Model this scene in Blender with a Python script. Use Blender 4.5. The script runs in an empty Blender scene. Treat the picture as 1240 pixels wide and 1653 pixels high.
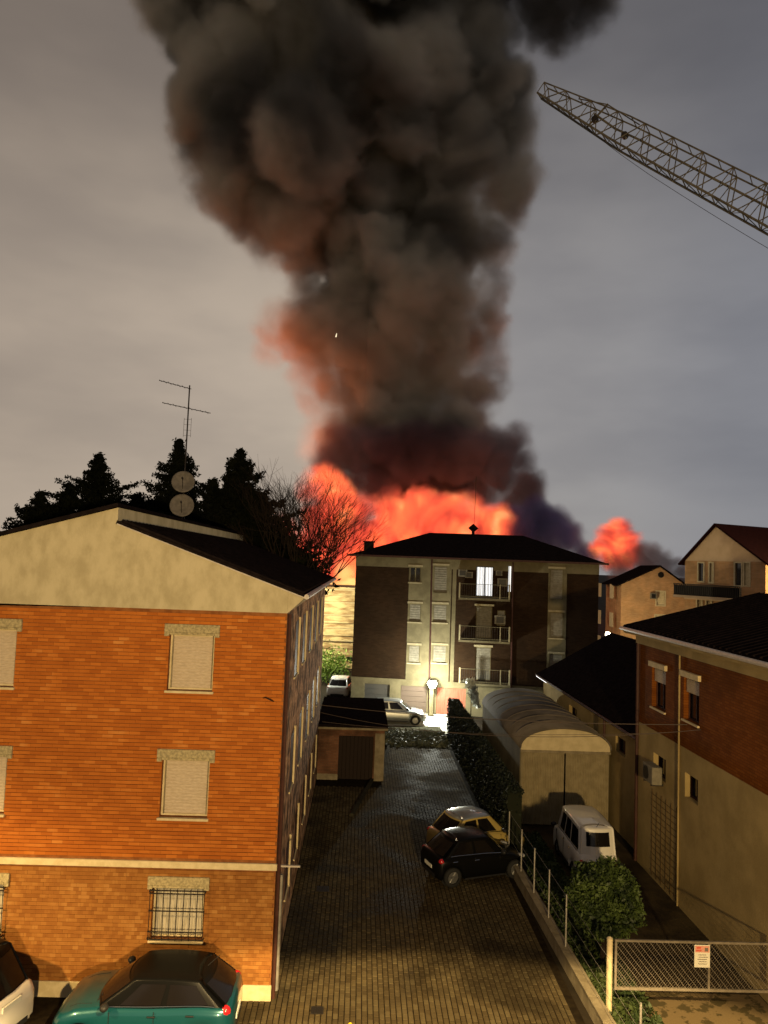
import bpy, math, random
import numpy as np
from mathutils import Vector, Matrix
random.seed(11); rng = np.random.default_rng(5)
sc = bpy.context.scene
COL = sc.collection
rad = math.radians
# ------------------------------------------------------------------ camera
F = 1200.0; CAMZ = 10.5
cam = bpy.data.objects.new('camera', bpy.data.cameras.new('camera')); COL.objects.link(cam)
cam.data.sensor_fit = 'VERTICAL'; cam.data.sensor_height = 36; cam.data.lens = F/1653*36
cam.data.clip_end = 4000; cam.data.clip_start = .2
RM = Matrix.Rotation(rad(-1.58), 3, 'Z') @ Matrix.Rotation(rad(93.9), 3, 'X') @ Matrix.Rotation(rad(2.1), 3, 'Z')
cam.matrix_world = Matrix.Translation((0, 0, CAMZ)) @ RM.to_4x4()
sc.camera = cam
C0 = Vector((0, 0, CAMZ))
def ray(px, py): return RM @ Vector(((px-620)/F, -(py-826.5)/F, -1))
def at(px, py, Y): d = ray(px, py); return C0 + d*(Y/d.y)
def atX(px, py, X): d = ray(px, py); return C0 + d*(X/d.x)
def atZ(px, py, z=0.0): d = ray(px, py); return C0 + d*((z-CAMZ)/d.z)
# ------------------------------------------------------------------ sky
w = bpy.data.worlds.new('World'); sc.world = w; w.use_nodes = True
nt = w.node_tree; nt.nodes.clear(); N = nt.nodes.new; L = nt.links.new
out = N('ShaderNodeOutputWorld'); bg = N('ShaderNodeBackground'); bg.inputs[1].default_value = 1.0
tc = N('ShaderNodeTexCoord'); sx = N('ShaderNodeSeparateXYZ'); L(tc.outputs['Generated'], sx.inputs[0])
def ramp(nt, stops, interp='EASE'):
    r = nt.nodes.new('ShaderNodeValToRGB'); e = r.color_ramp.elements; r.color_ramp.interpolation = interp
    while len(e) < len(stops): e.new(.5)
    for k, (p, c) in enumerate(stops): e[k].position = p; e[k].color = (*c, 1)
    return r
mrx = N('ShaderNodeMapRange'); mrx.inputs['From Min'].default_value = -.5; mrx.inputs['From Max'].default_value = .5
L(sx.outputs['X'], mrx.inputs['Value'])
side = ramp(nt, [(0, (.40, .33, .265)), (.45, (.47, .395, .32)), (.72, (.31, .30, .30)), (1, (.22, .225, .25))])
L(mrx.outputs[0], side.inputs[0])
up = ramp(nt, [(0, (1.0, 1.0, .98)), (.25, (.93, .93, .93)), (.62, (.46, .46, .48)), (1, (.31, .30, .30))])
L(sx.outputs['Z'], up.inputs[0])
ns = N('ShaderNodeTexNoise'); ns.inputs['Scale'].default_value = 3.2; ns.inputs['Detail'].default_value = 4; ns.inputs['Roughness'].default_value = .5
mp = N('ShaderNodeMapping'); mp.inputs['Scale'].default_value = (1, 1, 2.6); L(tc.outputs['Generated'], mp.inputs[0]); L(mp.outputs[0], ns.inputs['Vector'])
cl = ramp(nt, [(.3, (.88, .88, .9)), (.7, (1.14, 1.13, 1.12))]); L(ns.outputs[0], cl.inputs[0])
def mul(a, b):
    m = N('ShaderNodeMix'); m.data_type = 'RGBA'; m.blend_type = 'MULTIPLY'; m.inputs[0].default_value = 1
    L(a, m.inputs[6]); L(b, m.inputs[7]); return m.outputs[2]
sky = N('ShaderNodeTexSky'); sky.sky_type = 'NISHITA'; sky.sun_disc = False; sky.sun_elevation = rad(-4); sky.sun_rotation = rad(70)
skm = N('ShaderNodeMix'); skm.data_type = 'RGBA'; skm.blend_type = 'ADD'; skm.inputs[0].default_value = .05
L(mul(mul(side.outputs[0], up.outputs[0]), cl.outputs[0]), skm.inputs[6]); L(sky.outputs[0], skm.inputs[7])
L(skm.outputs[2], bg.inputs[0]); L(bg.outputs[0], out.inputs[0])
vs = sc.view_settings; vs.view_transform = 'Standard'; vs.look = 'None'; vs.exposure = 0; vs.gamma = 1; vs.use_curve_mapping = False
cy = sc.cycles
cy.use_denoising = True; cy.max_bounces = 5; cy.diffuse_bounces = 2; cy.glossy_bounces = 2; cy.transmission_bounces = 3
cy.volume_bounces = 1; cy.volume_step_rate = 1.5; cy.volume_max_steps = 384; cy.transparent_max_bounces = 8
cy.caustics_reflective = False; cy.caustics_refractive = False; cy.sample_clamp_indirect = 4
# ------------------------------------------------------------------ lights
def lamp(name, kind, loc, energy, color, size=.25, aim=None, angle=None, blend=.3):
    l = bpy.data.lights.new(name, kind); l.energy = energy; l.color = color
    l.shadow_soft_size = size
    o = bpy.data.objects.new(name, l); COL.objects.link(o); o.location = loc
    if kind == 'SPOT': l.spot_size = rad(angle); l.spot_blend = blend
    if aim is not None: o.rotation_euler = (Vector(aim)-Vector(loc)).to_track_quat('-Z', 'Y').to_euler()
    return o
WARM = (1, .66, .25)
lamp('street_light_left', 'SPOT', (-14, 8.3, 11), 17000, WARM, .2, aim=(-14, 8.3, 0), angle=130, blend=.35)
lamp('yard_fill_spot', 'SPOT', (2, 6, 11), 34000, (1, .70, .30), .2, aim=(2, 6, 0), angle=108, blend=.06)  # added unseen spot that brightens only the near yard
lamp('street_light_behind', 'POINT', (3.5, -16, 8.5), 47000, (1, .70, .31), .35)
# ------------------------------------------------------------------ mesh helpers
OFF = {}
def props(o, label=None, cat=None, group=None, kind=None):
    if label: o['label'] = label
    if cat: o['category'] = cat
    if group: o['group'] = group
    if kind: o['kind'] = kind
    return o
def root(name, loc, label, cat, group=None, rz=0, local=False):
    o = bpy.data.objects.new(name, None); COL.objects.link(o); o.location = loc; o.rotation_euler = (0, 0, rz)
    o.empty_display_size = .3
    OFF[o.name] = Vector((0, 0, 0)) if local else Vector(loc)
    return props(o, label, cat, group)
class Fr:
    """a wall's frame: x to the right seen from outside, y into the wall, z up"""
    def __init__(s, o, deg=0):
        s.o = Vector(o); a = rad(deg); s.x = Vector((math.cos(a), math.sin(a), 0)); s.y = Vector((-math.sin(a), math.cos(a), 0)); s.a = a
    def __call__(s, u, v, z): return s.o + s.x*u + s.y*v + Vector((0, 0, z))
    def uz(s, px, py):
        d = ray(px, py); t = (s.o-C0).dot(s.y)/d.dot(s.y); p = C0+d*t - s.o
        return p.dot(s.x), p.z
W0 = Fr((0, 0, 0), 0)
BOXF = [(0, 3, 2, 1), (4, 5, 6, 7), (0, 1, 5, 4), (1, 2, 6, 5), (2, 3, 7, 6), (3, 0, 4, 7)]
class MB:
    def __init__(s, fr=W0): s.v = []; s.f = []; s.m = []; s.fr = fr
    def add(s, vs, fs, m=0, tr=True):
        k = len(s.v); s.v += [(s.fr(*p) if tr else Vector(p)) for p in vs]; s.f += [tuple(k+i for i in f) for f in fs]; s.m += [m]*len(fs); return s
    def box(s, x0, x1, y0, y1, z0, z1, m=0):
        return s.add([(x0,y0,z0),(x1,y0,z0),(x1,y1,z0),(x0,y1,z0),(x0,y0,z1),(x1,y0,z1),(x1,y1,z1),(x0,y1,z1)], BOXF, m)
    def prism(s, poly, y0, y1, m=0):      # poly in (x,z), extruded along y
        n = len(poly); vs = [(x, y0, z) for x, z in poly]+[(x, y1, z) for x, z in poly]
        fs = [tuple(range(n)), tuple(range(2*n-1, n-1, -1))]+[(i, i+n, (i+1) % n+n, (i+1) % n) for i in range(n)]
        return s.add(vs, fs, m)
    def slab(s, quad, t):                  # thick sheet under four world/frame points
        q = [Vector(p) for p in quad]; n = (q[1]-q[0]).cross(q[3]-q[0]).normalized()
        if n.z < 0: n = -n
        b = [p-n*t for p in q]
        return s.add([tuple(p) for p in b+q], [(3,2,1,0),(4,5,6,7),(0,1,5,4),(1,2,6,5),(2,3,7,6),(3,0,4,7)])
    def tube(s, p0, p1, r, n=6, r1=None, cap=True, tr=True):
        p0 = Vector(p0); p1 = Vector(p1)
        if tr: p0 = s.fr(*p0); p1 = s.fr(*p1)
        d = (p1-p0).normalized(); a = d.orthogonal().normalized(); b = d.cross(a); r1 = r if r1 is None else r1
        vs = []
        for P, R in ((p0, r), (p1, r1)):
            for i in range(n):
                t = 2*math.pi*i/n; vs.append(P+(a*math.cos(t)+b*math.sin(t))*R)
        fs = [(i, (i+1) % n, n+(i+1) % n, n+i) for i in range(n)]
        if cap: fs += [tuple(range(n-1, -1, -1)), tuple(range(n, 2*n))]
        return s.add(vs, fs, tr=False)
    def path(s, pts, r, n=5, tr=True):
        for a, b in zip(pts, pts[1:]): s.tube(a, b, r, n, tr=tr)
        return s
    def disc(s, c, nrm, r, h, n=20, dome=0):
        c = Vector(c); nrm = Vector(nrm).normalized(); return s.tube(c-nrm*h/2, c+nrm*h/2, r, n)
    def build(s, name, mat, parent=None, smooth=False, bevel=0, sub=0, weld=False):
        me = bpy.data.meshes.new(name)
        if parent is not None: off = OFF[parent.name]
        else:
            a = np.array([tuple(v) for v in s.v]); off = Vector(((a[:,0].min()+a[:,0].max())/2, (a[:,1].min()+a[:,1].max())/2, a[:,2].min()))
        me.from_pydata([tuple(v-off) for v in s.v], [], s.f)
        for mm in (mat if isinstance(mat, (list, tuple)) else [mat]): me.materials.append(mm)
        if any(s.m): me.polygons.foreach_set('material_index', s.m)
        if smooth: me.polygons.foreach_set('use_smooth', [True]*len(me.polygons))
        o = bpy.data.objects.new(name, me); COL.objects.link(o)
        if weld:
            import bmesh
            q = bmesh.new(); q.from_mesh(me); bmesh.ops.delete(q, geom=[v for v in q.verts if not v.link_faces], context='VERTS'); bmesh.ops.remove_doubles(q, verts=q.verts, dist=.0008)
            bmesh.ops.recalc_face_normals(q, faces=q.faces); q.to_mesh(me); q.free()
        if parent is not None: o.parent = parent; OFF[o.name] = off
        else: o.location = off
        if bevel:
            b = o.modifiers.new('bevel', 'BEVEL'); b.width = bevel; b.segments = 1; b.limit_method = 'ANGLE'
        if sub:
            q = o.modifiers.new('sub', 'SUBSURF'); q.levels = sub; q.render_levels = sub
        return o
def holes_wall(mb, x0, x1, z0, z1, holes, y0, y1, m=0):
    xs = sorted({x0, x1, *[h[0] for h in holes], *[h[1] for h in holes]}); zs = sorted({z0, z1, *[h[2] for h in holes], *[h[3] for h in holes]})
    xs = [x for x in xs if x0 <= x <= x1]; zs = [z for z in zs if z0 <= z <= z1]
    for za, zb in zip(zs, zs[1:]):
        run = None
        for xa, xb in zip(xs, xs[1:]):
            cx, cz = (xa+xb)/2, (za+zb)/2
            solid = not any(h[0] < cx < h[1] and h[2] < cz < h[3] for h in holes)
            if solid: run = (run[0], xb) if run else (xa, xb)
            if (not solid or xb == xs[-1]) and run: mb.box(run[0], run[1], y0, y1, za, zb, m); run = None
    return mb
# ------------------------------------------------------------------ materials
def mat(name, c, rough=.85, c2=None, scale=3.0, detail=5, bump=0.0, bscale=20.0, metal=0, spec=.15, coat=0, emit=None, est=0, stretch=None, lo=.35, hi=.65):
    m = bpy.data.materials.new(name); m.use_nodes = True; nt = m.node_tree; b = nt.nodes['Principled BSDF']
    b.inputs['Roughness'].default_value = rough; b.inputs['Metallic'].default_value = metal; b.inputs['Specular IOR Level'].default_value = spec
    b.inputs['Base Color'].default_value = (*c, 1); b.inputs['Coat Weight'].default_value = coat; b.inputs['Coat Roughness'].default_value = .05
    g = nt.nodes.new('ShaderNodeNewGeometry'); vec = g.outputs['Position']
    if stretch:
        mp = nt.nodes.new('ShaderNodeMapping'); mp.inputs['Scale'].default_value = stretch; nt.links.new(vec, mp.inputs[0]); vec = mp.outputs[0]
    if c2:
        n = nt.nodes.new('ShaderNodeTexNoise'); n.inputs['Scale'].default_value = scale; n.inputs['Detail'].default_value = detail; n.inputs['Roughness'].default_value = .6
        nt.links.new(vec, n.inputs['Vector']); r = ramp(nt, [(lo, c), (hi, c2)]); nt.links.new(n.outputs[0], r.inputs[0]); nt.links.new(r.outputs[0], b.inputs['Base Color'])
    if bump:
        n = nt.nodes.new('ShaderNodeTexNoise'); n.inputs['Scale'].default_value = bscale; n.inputs['Detail'].default_value = 4
        nt.links.new(vec, n.inputs['Vector']); bp = nt.nodes.new('ShaderNodeBump'); bp.inputs['Strength'].default_value = bump; bp.inputs['Distance'].default_value = .03
        nt.links.new(n.outputs[0], bp.inputs['Height']); nt.links.new(bp.outputs[0], b.inputs['Normal'])
    if emit: b.inputs['Emission Color'].default_value = (*emit, 1); b.inputs['Emission Strength'].default_value = est
    return m
def mth(nt, op, a, b=None, c=None):
    n = nt.nodes.new('ShaderNodeMath'); n.operation = op
    for k, v in enumerate((a, b, c)):
        if v is None: continue
        if isinstance(v, (int, float)): n.inputs[k].default_value = v
        else: nt.links.new(v, n.inputs[k])
    return n.outputs[0]
def cell_mat(name, stops, ua, va, du, dv, rough=.85, bump=.3, spec=.08, stain=False):
    """per-piece colour: a hash of the piece's place in its bond"""
    m = bpy.data.materials.new(name); m.use_nodes = True; nt = m.node_tree; b = nt.nodes['Principled BSDF']
    b.inputs['Roughness'].default_value = rough; b.inputs['Specular IOR Level'].default_value = spec
    g = nt.nodes.new('ShaderNodeNewGeometry'); s = nt.nodes.new('ShaderNodeSeparateXYZ'); nt.links.new(g.outputs['Position'], s.inputs[0])
    row = mth(nt, 'FLOOR', mth(nt, 'DIVIDE', s.outputs[va], dv))
    par = mth(nt, 'MULTIPLY', mth(nt, 'MODULO', mth(nt, 'ADD', row, 10000.0), 2.0), du/2)
    colm = mth(nt, 'FLOOR', mth(nt, 'DIVIDE', mth(nt, 'ADD', s.outputs[ua], par), du))
    cb = nt.nodes.new('ShaderNodeCombineXYZ'); nt.links.new(colm, cb.inputs[0]); nt.links.new(row, cb.inputs[1])
    wn = nt.nodes.new('ShaderNodeTexWhiteNoise'); wn.noise_dimensions = '2D'; nt.links.new(cb.outputs[0], wn.inputs['Vector'])
    n = nt.nodes.new('ShaderNodeTexNoise'); n.inputs['Scale'].default_value = 1.3; n.inputs['Detail'].default_value = 6; nt.links.new(g.outputs['Position'], n.inputs['Vector'])
    v = mth(nt, 'ADD', mth(nt, 'MULTIPLY', wn.outputs[0], .55), mth(nt, 'MULTIPLY', mth(nt, 'SUBTRACT', n.outputs[0], .25), .9))
    r = ramp(nt, stops, 'LINEAR'); nt.links.new(v, r.inputs[0]); nt.links.new(r.outputs[0], b.inputs['Base Color'])
    if stain:
        n3 = nt.nodes.new('ShaderNodeTexNoise'); n3.inputs['Scale'].default_value = .38; n3.inputs['Detail'].default_value = 8; n3.inputs['Distortion'].default_value = .8; nt.links.new(g.outputs['Position'], n3.inputs['Vector'])
        r3 = ramp(nt, [(.36, (.5, .5, .5)), (.56, (1.05, 1.05, 1.05)), (.75, (1.35, 1.3, 1.2))]); nt.links.new(n3.outputs[0], r3.inputs[0])
        mx = nt.nodes.new('ShaderNodeMix'); mx.data_type = 'RGBA'; mx.blend_type = 'MULTIPLY'; mx.inputs[0].default_value = 1
        nt.links.new(r.outputs[0], mx.inputs[6]); nt.links.new(r3.outputs[0], mx.inputs[7]); nt.links.new(mx.outputs[2], b.inputs['Base Color'])
        r4 = ramp(nt, [(.36, (.68,)*3), (.6, (.95,)*3)]); nt.links.new(n3.outputs[0], r4.inputs[0]); nt.links.new(r4.outputs[0], b.inputs['Roughness'])
    n2 = nt.nodes.new('ShaderNodeTexNoise'); n2.inputs['Scale'].default_value = 60; nt.links.new(g.outputs['Position'], n2.inputs['Vector'])
    bp = nt.nodes.new('ShaderNodeBump'); bp.inputs['Strength'].default_value = bump; bp.inputs['Distance'].default_value = .01
    nt.links.new(n2.outputs[0], bp.inputs['Height']); nt.links.new(bp.outputs[0], b.inputs['Normal'])
    return m
def brick_mat(name, c1, c2, mortar, ua, scale=1.0, rough=.9, bw=.25, bh=.08, patch=(1.1, .55, 1.25)):
    m = bpy.data.materials.new(name); m.use_nodes = True; nt = m.node_tree; b = nt.nodes['Principled BSDF']; b.inputs['Roughness'].default_value = rough
    b.inputs['Specular IOR Level'].default_value = .05
    g = nt.nodes.new('ShaderNodeNewGeometry'); s = nt.nodes.new('ShaderNodeSeparateXYZ'); nt.links.new(g.outputs['Position'], s.inputs[0])
    cb = nt.nodes.new('ShaderNodeCombineXYZ'); nt.links.new(s.outputs[ua], cb.inputs[0]); nt.links.new(s.outputs['Z'], cb.inputs[1])
    t = nt.nodes.new('ShaderNodeTexBrick'); t.inputs['Scale'].default_value = scale; t.inputs['Brick Width'].default_value = bw; t.inputs['Row Height'].default_value = bh
    t.inputs['Mortar Size'].default_value = .008; t.inputs['Color1'].default_value = (*c1, 1); t.inputs['Color2'].default_value = (*c2, 1); t.inputs['Mortar'].default_value = (*mortar, 1)
    nt.links.new(cb.outputs[0], t.inputs['Vector'])
    n = nt.nodes.new('ShaderNodeTexNoise'); n.inputs['Scale'].default_value = patch[0]; n.inputs['Detail'].default_value = 6; nt.links.new(g.outputs['Position'], n.inputs['Vector'])
    r = ramp(nt, [(.35, (patch[1],)*3), (.65, (patch[2], patch[2]*.96, patch[2]*.92))]); nt.links.new(n.outputs[0], r.inputs[0])
    mx = nt.nodes.new('ShaderNodeMix'); mx.data_type = 'RGBA'; mx.blend_type = 'MULTIPLY'; mx.inputs[0].default_value = 1
    nt.links.new(t.outputs[0], mx.inputs[6]); nt.links.new(r.outputs[0], mx.inputs[7]); nt.links.new(mx.outputs[2], b.inputs['Base Color'])
    bp = nt.nodes.new('ShaderNodeBump'); bp.inputs['Strength'].default_value = .5; bp.inputs['Distance'].default_value = .01; bp.invert = True
    nt.links.new(t.outputs['Fac'], bp.inputs['Height']); nt.links.new(bp.outputs[0], b.inputs['Normal'])
    return m
BRW, BRH = .26, .09
M = dict(
    brick=cell_mat('red_brick', [(0, (.29, .078, .012)), (.45, (.36, .105, .016)), (.75, (.43, .135, .022)), (1, (.54, .23, .06))], 'X', 'Z', BRW, BRH),
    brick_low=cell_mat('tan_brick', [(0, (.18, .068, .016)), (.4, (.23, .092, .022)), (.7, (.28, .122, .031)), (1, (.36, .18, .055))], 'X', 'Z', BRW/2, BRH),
    mortar=mat('mortar', (.17, .06, .018), .95, (.26, .1, .03), 4),
    shade_dappled_brick=brick_mat('shade_dappled_brick', (.30, .17, .09), (.48, .30, .18), (.3, .2, .12), 'Y', patch=(2.4, .25, 1.5)),  # dappled tree shade is put into the brick colour as patches
    render=mat('aged_cream_render', (.36, .31, .195), .95, (.48, .42, .28), 2.6, 10, .25, 30, lo=.3, hi=.66, stretch=(1, 1, .55)),
    trim=mat('cream_trim', (.50, .41, .24), .9, (.60, .50, .31), 5, bump=.15),
    stone=mat('stone_lintel', (.25, .21, .12), .95, (.42, .35, .20), 16, 4, .5, 40),
    shutter=mat('beige_shutter', (.42, .34, .25), .7, (.52, .43, .32), 9, 4, stretch=(1, 1, 4)),
    roof=mat('dark_roof_tile', (.008, .006, .006), 1, (.014, .010, .010), 5, bump=.6, bscale=14, spec=.0),
    roof_red=mat('dark_red_roof', (.018, .007, .007), 1, (.026, .009, .009), 5, bump=.6, bscale=14, spec=.0),
    pipe=mat('brown_pipe', (.045, .018, .014), .55, (.06, .025, .018), 6),
    gutter=mat('pale_gutter', (.38, .34, .30), .4, (.48, .43, .38), 8),
    darkgap=mat('dark_opening', (.012, .010, .008), .9),
    iron=mat('wrought_iron', (.03, .025, .022), .5, metal=.5),
    glass=mat('window_glass', (.02, .02, .022), .08, spec=.8),
    curtain=mat('pale_curtain', (.50, .46, .38), .9, (.30, .27, .2), 12, stretch=(6, 6, .3)),
    galv=mat('galvanised_steel', (.32, .30, .27), .45, (.42, .40, .36), 7, metal=.6),
    concrete=mat('concrete', (.17, .14, .09), .95, (.25, .21, .14), 3, 6, .4, 30),
    asphalt=mat('asphalt', (.034, .033, .020), 1, (.062, .060, .038), 1.2, 8, .5, 60, spec=.05),
    earth=mat('dark_ground', (.014, .011, .007), 1, (.026, .02, .013), .6, 8, .5, 10, spec=.1),
    pave=cell_mat('paver', [(0, (.044, .032, .016)), (.5, (.066, .050, .026)), (1, (.10, .080, .043))], 'Y', 'X', .21, .135, rough=.8, spec=.07, stain=True),
    joint=mat('paver_joint', (.010, .007, .004), 1, (.018, .013, .007), 6, spec=.05),
    blackrub=mat('tyre_rubber', (.015, .015, .015), .8),
    rim=mat('alloy_rim', (.25, .25, .25), .35, metal=.8),
    chrome=mat('chrome', (.6, .6, .6), .15, metal=1),
    red_lens=mat('red_lens', (.35, .01, .015), .15, spec=.8),
    clear_lens=mat('clear_lens', (.4, .4, .38), .1, spec=.9),
    black_trim=mat('black_trim', (.015, .015, .016), .4),
    plate=mat('number_plate', (.6, .6, .55), .5),
    bark=mat('bark', (.016, .011, .008), 1, (.026, .019, .013), 10, spec=.05),
)
# ------------------------------------------------------------------ ground
def sheet(name, pts, z, m, kind='structure', label=None):
    mb = MB(); mb.add([(x, y, z) for x, y in pts], [tuple(range(len(pts)))]); o = mb.build(name, m); o['kind'] = kind; return o
sheet('ground', [(-900, -120), (900, -120), (900, 1800), (-900, 1800)], -.02, M['earth'])
def cv(px, py): p = atZ(px, py); return (p.x, p.y)
# tarmac lane between the paved yard and the court behind
kerb_pts = [(-2.1, 17.5), (-1.75, 20), (-1.35, 22.5), (-.75, 26.5), (0.0, 31.5), (.9, 36.5), (1.9, 42.5), (2.1, 47)]
KL = [Vector((x, y, 0)) for x, y in kerb_pts]
sheet('lane', [(1.9, 43.2), (2.0, 48), (2.0, 49), (5.5, 49), (5.5, 43.2)], .006, M['asphalt'])
sheet('court', [(-1.5, 47.2), (7.5, 47.2), (7.5, 55), (-1.5, 56)], -.004, mat('pale_concrete', (.5, .5, .43), .8, (.65, .65, .57), 1.5, 8))
sheet('side_yard', [(6.15, 12), (10.45, 12), (10.45, 46), (6.15, 46)], -.006, mat('side_yard_soil', (.022, .015, .008), .95, (.06, .043, .02), .9, 7, .5, 8))
# paved yard: single pavers in the nearest rows, joined behind
yard = sheet('paved_yard', [(-12, 13), (5.62, 13), (5.5, 43.5), (-12, 43.5)], -.001, M['joint'])
OFF[yard.name] = Vector(yard.location)
def paver_verts(x0, x1, y0, y1, z0, z1, b=.008):
    return [(x0,y0,z0),(x1,y0,z0),(x1,y1,z0),(x0,y1,z0),(x0+b,y0+b,z1),(x1-b,y0+b,z1),(x1-b,y1-b,z1),(x0+b,y1-b,z1)]
PF = [(4,5,6,7),(0,1,5,4),(1,2,6,5),(2,3,7,6),(3,0,4,7)]
pu, pv = .21, .135
cells = []
for i in range(int(-3.9/pv), int(5.5/pv)):
    for j in range(int(13.8/pu), int(43.3/pu)):
        par = pu/2 if (i+10000) % 2 == 1 else 0
        y0 = j*pu-par; x0 = i*pv
        if x0 < -1.9 and y0 > 18.45: continue
        if x0+pv > 5.5 or (y0 > 35.4 and x0 < 1.3): continue
        cells.append((x0, y0))
def vis(x0, y0):
    p = RM.transposed() @ (Vector((x0, y0, 0))-C0); return 826.5 - p.y/(-p.z)*F if p.z < 0 else 9999
cells = [(vis(*c), c) for c in cells]
cells.sort(key=lambda c: abs(c[0]-1640) if c[0] < 1650 else 2000+c[0])
single = [c[1] for c in cells[:300]]; rest = [c[1] for c in cells[300:]]
pm = None
for x0, y0 in single:
    if pm is None:
        pm = bpy.data.meshes.new('paver'); pm.from_pydata(paver_verts(-pv/2+.006, pv/2-.006, -pu/2+.006, pu/2-.006, -.06, .012), [], PF); pm.materials.append(M['pave'])
    o = bpy.data.objects.new('paver', pm); COL.objects.link(o); o.parent = yard
    o.location = Vector((x0+pv/2, y0+pu/2, random.uniform(-.003, .003)))-Vector(yard.location)
mb = MB()
for x0, y0 in rest:
    dz = random.uniform(-.003, .003); mb.add(paver_verts(x0+.006, x0+pv-.006, y0+.006, y0+pu-.006, -.01, .012+dz), PF)
mb.build('paver_field', M['pave'], yard)['kind'] = 'stuff'
# kerb beside the lane
mb = MB()
for a, b in zip(KL[4:], KL[5:]):
    d = (b-a).normalized(); n = Vector((-d.y, d.x, 0))*.07
    mb.add([a-n, b-n, b+n, a+n]+[p+Vector((0, 0, .12)) for p in (a-n, b-n, b+n, a+n)], BOXF)
mb.build('kerb', mat('kerb_stone', (.03, .027, .018), 1, (.05, .045, .03), 3, spec=.05))['kind'] = 'structure'
# drains
for px, py, s, lb in ((512, 1632, .15, 'small dark square drain cover in the pavers at the bottom of the photo'), (521, 1436, .2, 'dark drain cover in the shaded pavers beside the brick house')):
    p = atZ(px, py); r_ = root('drain_cover', (p.x, p.y, .013), lb, 'drain cover', 'drain covers in the yard')
    m_ = MB(); m_.box(p.x-s, p.x+s, p.y-s, p.y+s, .012, .022); m_.build('rim', M['iron'], r_)
    for k in range(5):
        x = p.x-s*.8+k*s*.4; m_ = MB(); m_.box(x-.012, x+.012, p.y-s*.85, p.y+s*.85, .0225, .03); m_.build('bar', M['iron'], r_)
p = atZ(565, 1660, .9); r_ = root('bollard', (p.x, p.y, 0), 'yellow bollard top poking up at the bottom edge between two drain-side pavers', 'bollard')
r_['label'] = 'yellow bollard whose top just shows at the bottom edge of the yard'
YEL = mat('yellow_paint', (.65, .42, .02), .5)
m_ = MB(); m_.tube((p.x, p.y, 0), (p.x, p.y, .95), .055, 12); m_.build('post', YEL, r_)
m_ = MB(); m_.tube((p.x, p.y, .95), (p.x, p.y, 1.0), .06, 12, r1=.03); m_.build('cap', YEL, r_)
# ------------------------------------------------------------------ brick house (left)
hx1 = -1.78; hy = 18.5; hx0 = -15.0; hyb = 37.6
house = root('brick_house', (hx1-3, hy, 0), 'three-storey orange brick house with cream gable filling the left side', 'house')
f1 = Fr((0, hy, 0), 0)
def rect(fr, px0, py0, px1, py1):
    a = fr.uz(px0, py0); b = fr.uz(px1, py1); return [a[0], b[0], b[1], a[1]]
wins = []
for (x0, y0, x1, y1, knd) in ((274, 1024, 347, 1115, 's'), (262, 1226, 339, 1320, 's'), (247, 1432, 330, 1517, 'g'),
                              (-48, 1014, 28, 1108, 's'), (-64, 1219, 12, 1313, 's'), (-78, 1425, 7, 1512, 'g')):
    u0, z1 = f1.uz(x0, y0); u1, _ = f1.uz(x1, y0+2); _, z0 = f1.uz((x0+x1)/2-4, y1); wins.append((u0, u1, z0, z1, knd))
ZB0, ZB1 = f1.uz(200, 1399)[1], f1.uz(200, 1388)[1]
ZC = f1.uz(460, 990)[1]; ZP = .36
holes = [w_[:4] for w_ in wins]
mb = MB(f1)
holes_wall(mb, hx0, hx1, 0, ZC, holes, .025, .30)
mb.build('wall', M['mortar'], house)
mb = MB(); mb.box(hx0, hx1, hy+.3, hyb, 0, ZC); mb.build('side_wall', M['shade_dappled_brick'], house)
# bricks
bx = []
j0 = int(ZP/BRH)
for j in range(j0, int(ZC/BRH)+1):
    z0, z1 = j*BRH, (j+1)*BRH
    if z1 > ZC or z0 < ZP: continue
    if z1 > ZB0-.0 and z0 < ZB1: continue
    par = BRW/2 if (j+10000) % 2 == 1 else 0
    bw_ = BRW
    for i in range(int(-10.3/bw_), int(hx1/bw_)+2):
        xa, xb = i*bw_-par, (i+1)*bw_-par
        xb = min(xb, hx1)
        if xb-xa < .05: continue
        segs = [(xa, xb)]
        for h in holes:
            if z1 > h[2]+.02 and z0 < h[3]-.02:
                ns_ = []
                for a, b in segs:
                    if b <= h[0] or a >= h[1]: ns_.append((a, b)); continue
                    if a < h[0]-.03: ns_.append((a, h[0]))
                    if b > h[1]+.03: ns_.append((h[1], b))
                segs = ns_
        for a, b in segs: bx.append((a+.0015, b-.0015, z0+(.008 if z0 > ZB0 else .0035), z1-(.008 if z0 > ZB0 else .0035), abs(b-a-BRW) < .01))
full = [b for b in bx if b[4] and -8.9 < b[0] < -2.4]
full.sort(key=lambda b: (b[0]+5.6)**2+(b[2]-7.6)**2)
pick = set(id(b) for b in full[:300])
bmesh_ = {}
for b in full[:300]:
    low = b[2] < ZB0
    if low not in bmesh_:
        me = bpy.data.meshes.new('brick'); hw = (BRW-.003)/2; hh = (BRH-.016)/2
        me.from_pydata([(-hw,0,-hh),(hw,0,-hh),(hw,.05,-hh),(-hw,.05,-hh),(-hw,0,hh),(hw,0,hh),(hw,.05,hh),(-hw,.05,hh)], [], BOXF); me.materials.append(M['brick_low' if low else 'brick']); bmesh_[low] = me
    o = bpy.data.objects.new('brick', bmesh_[low]); COL.objects.link(o); o.parent = house
    o.location = Vector(((b[0]+b[1])/2, hy+random.uniform(-.003, .003), (b[2]+b[3])/2))-OFF[house.name]
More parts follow.
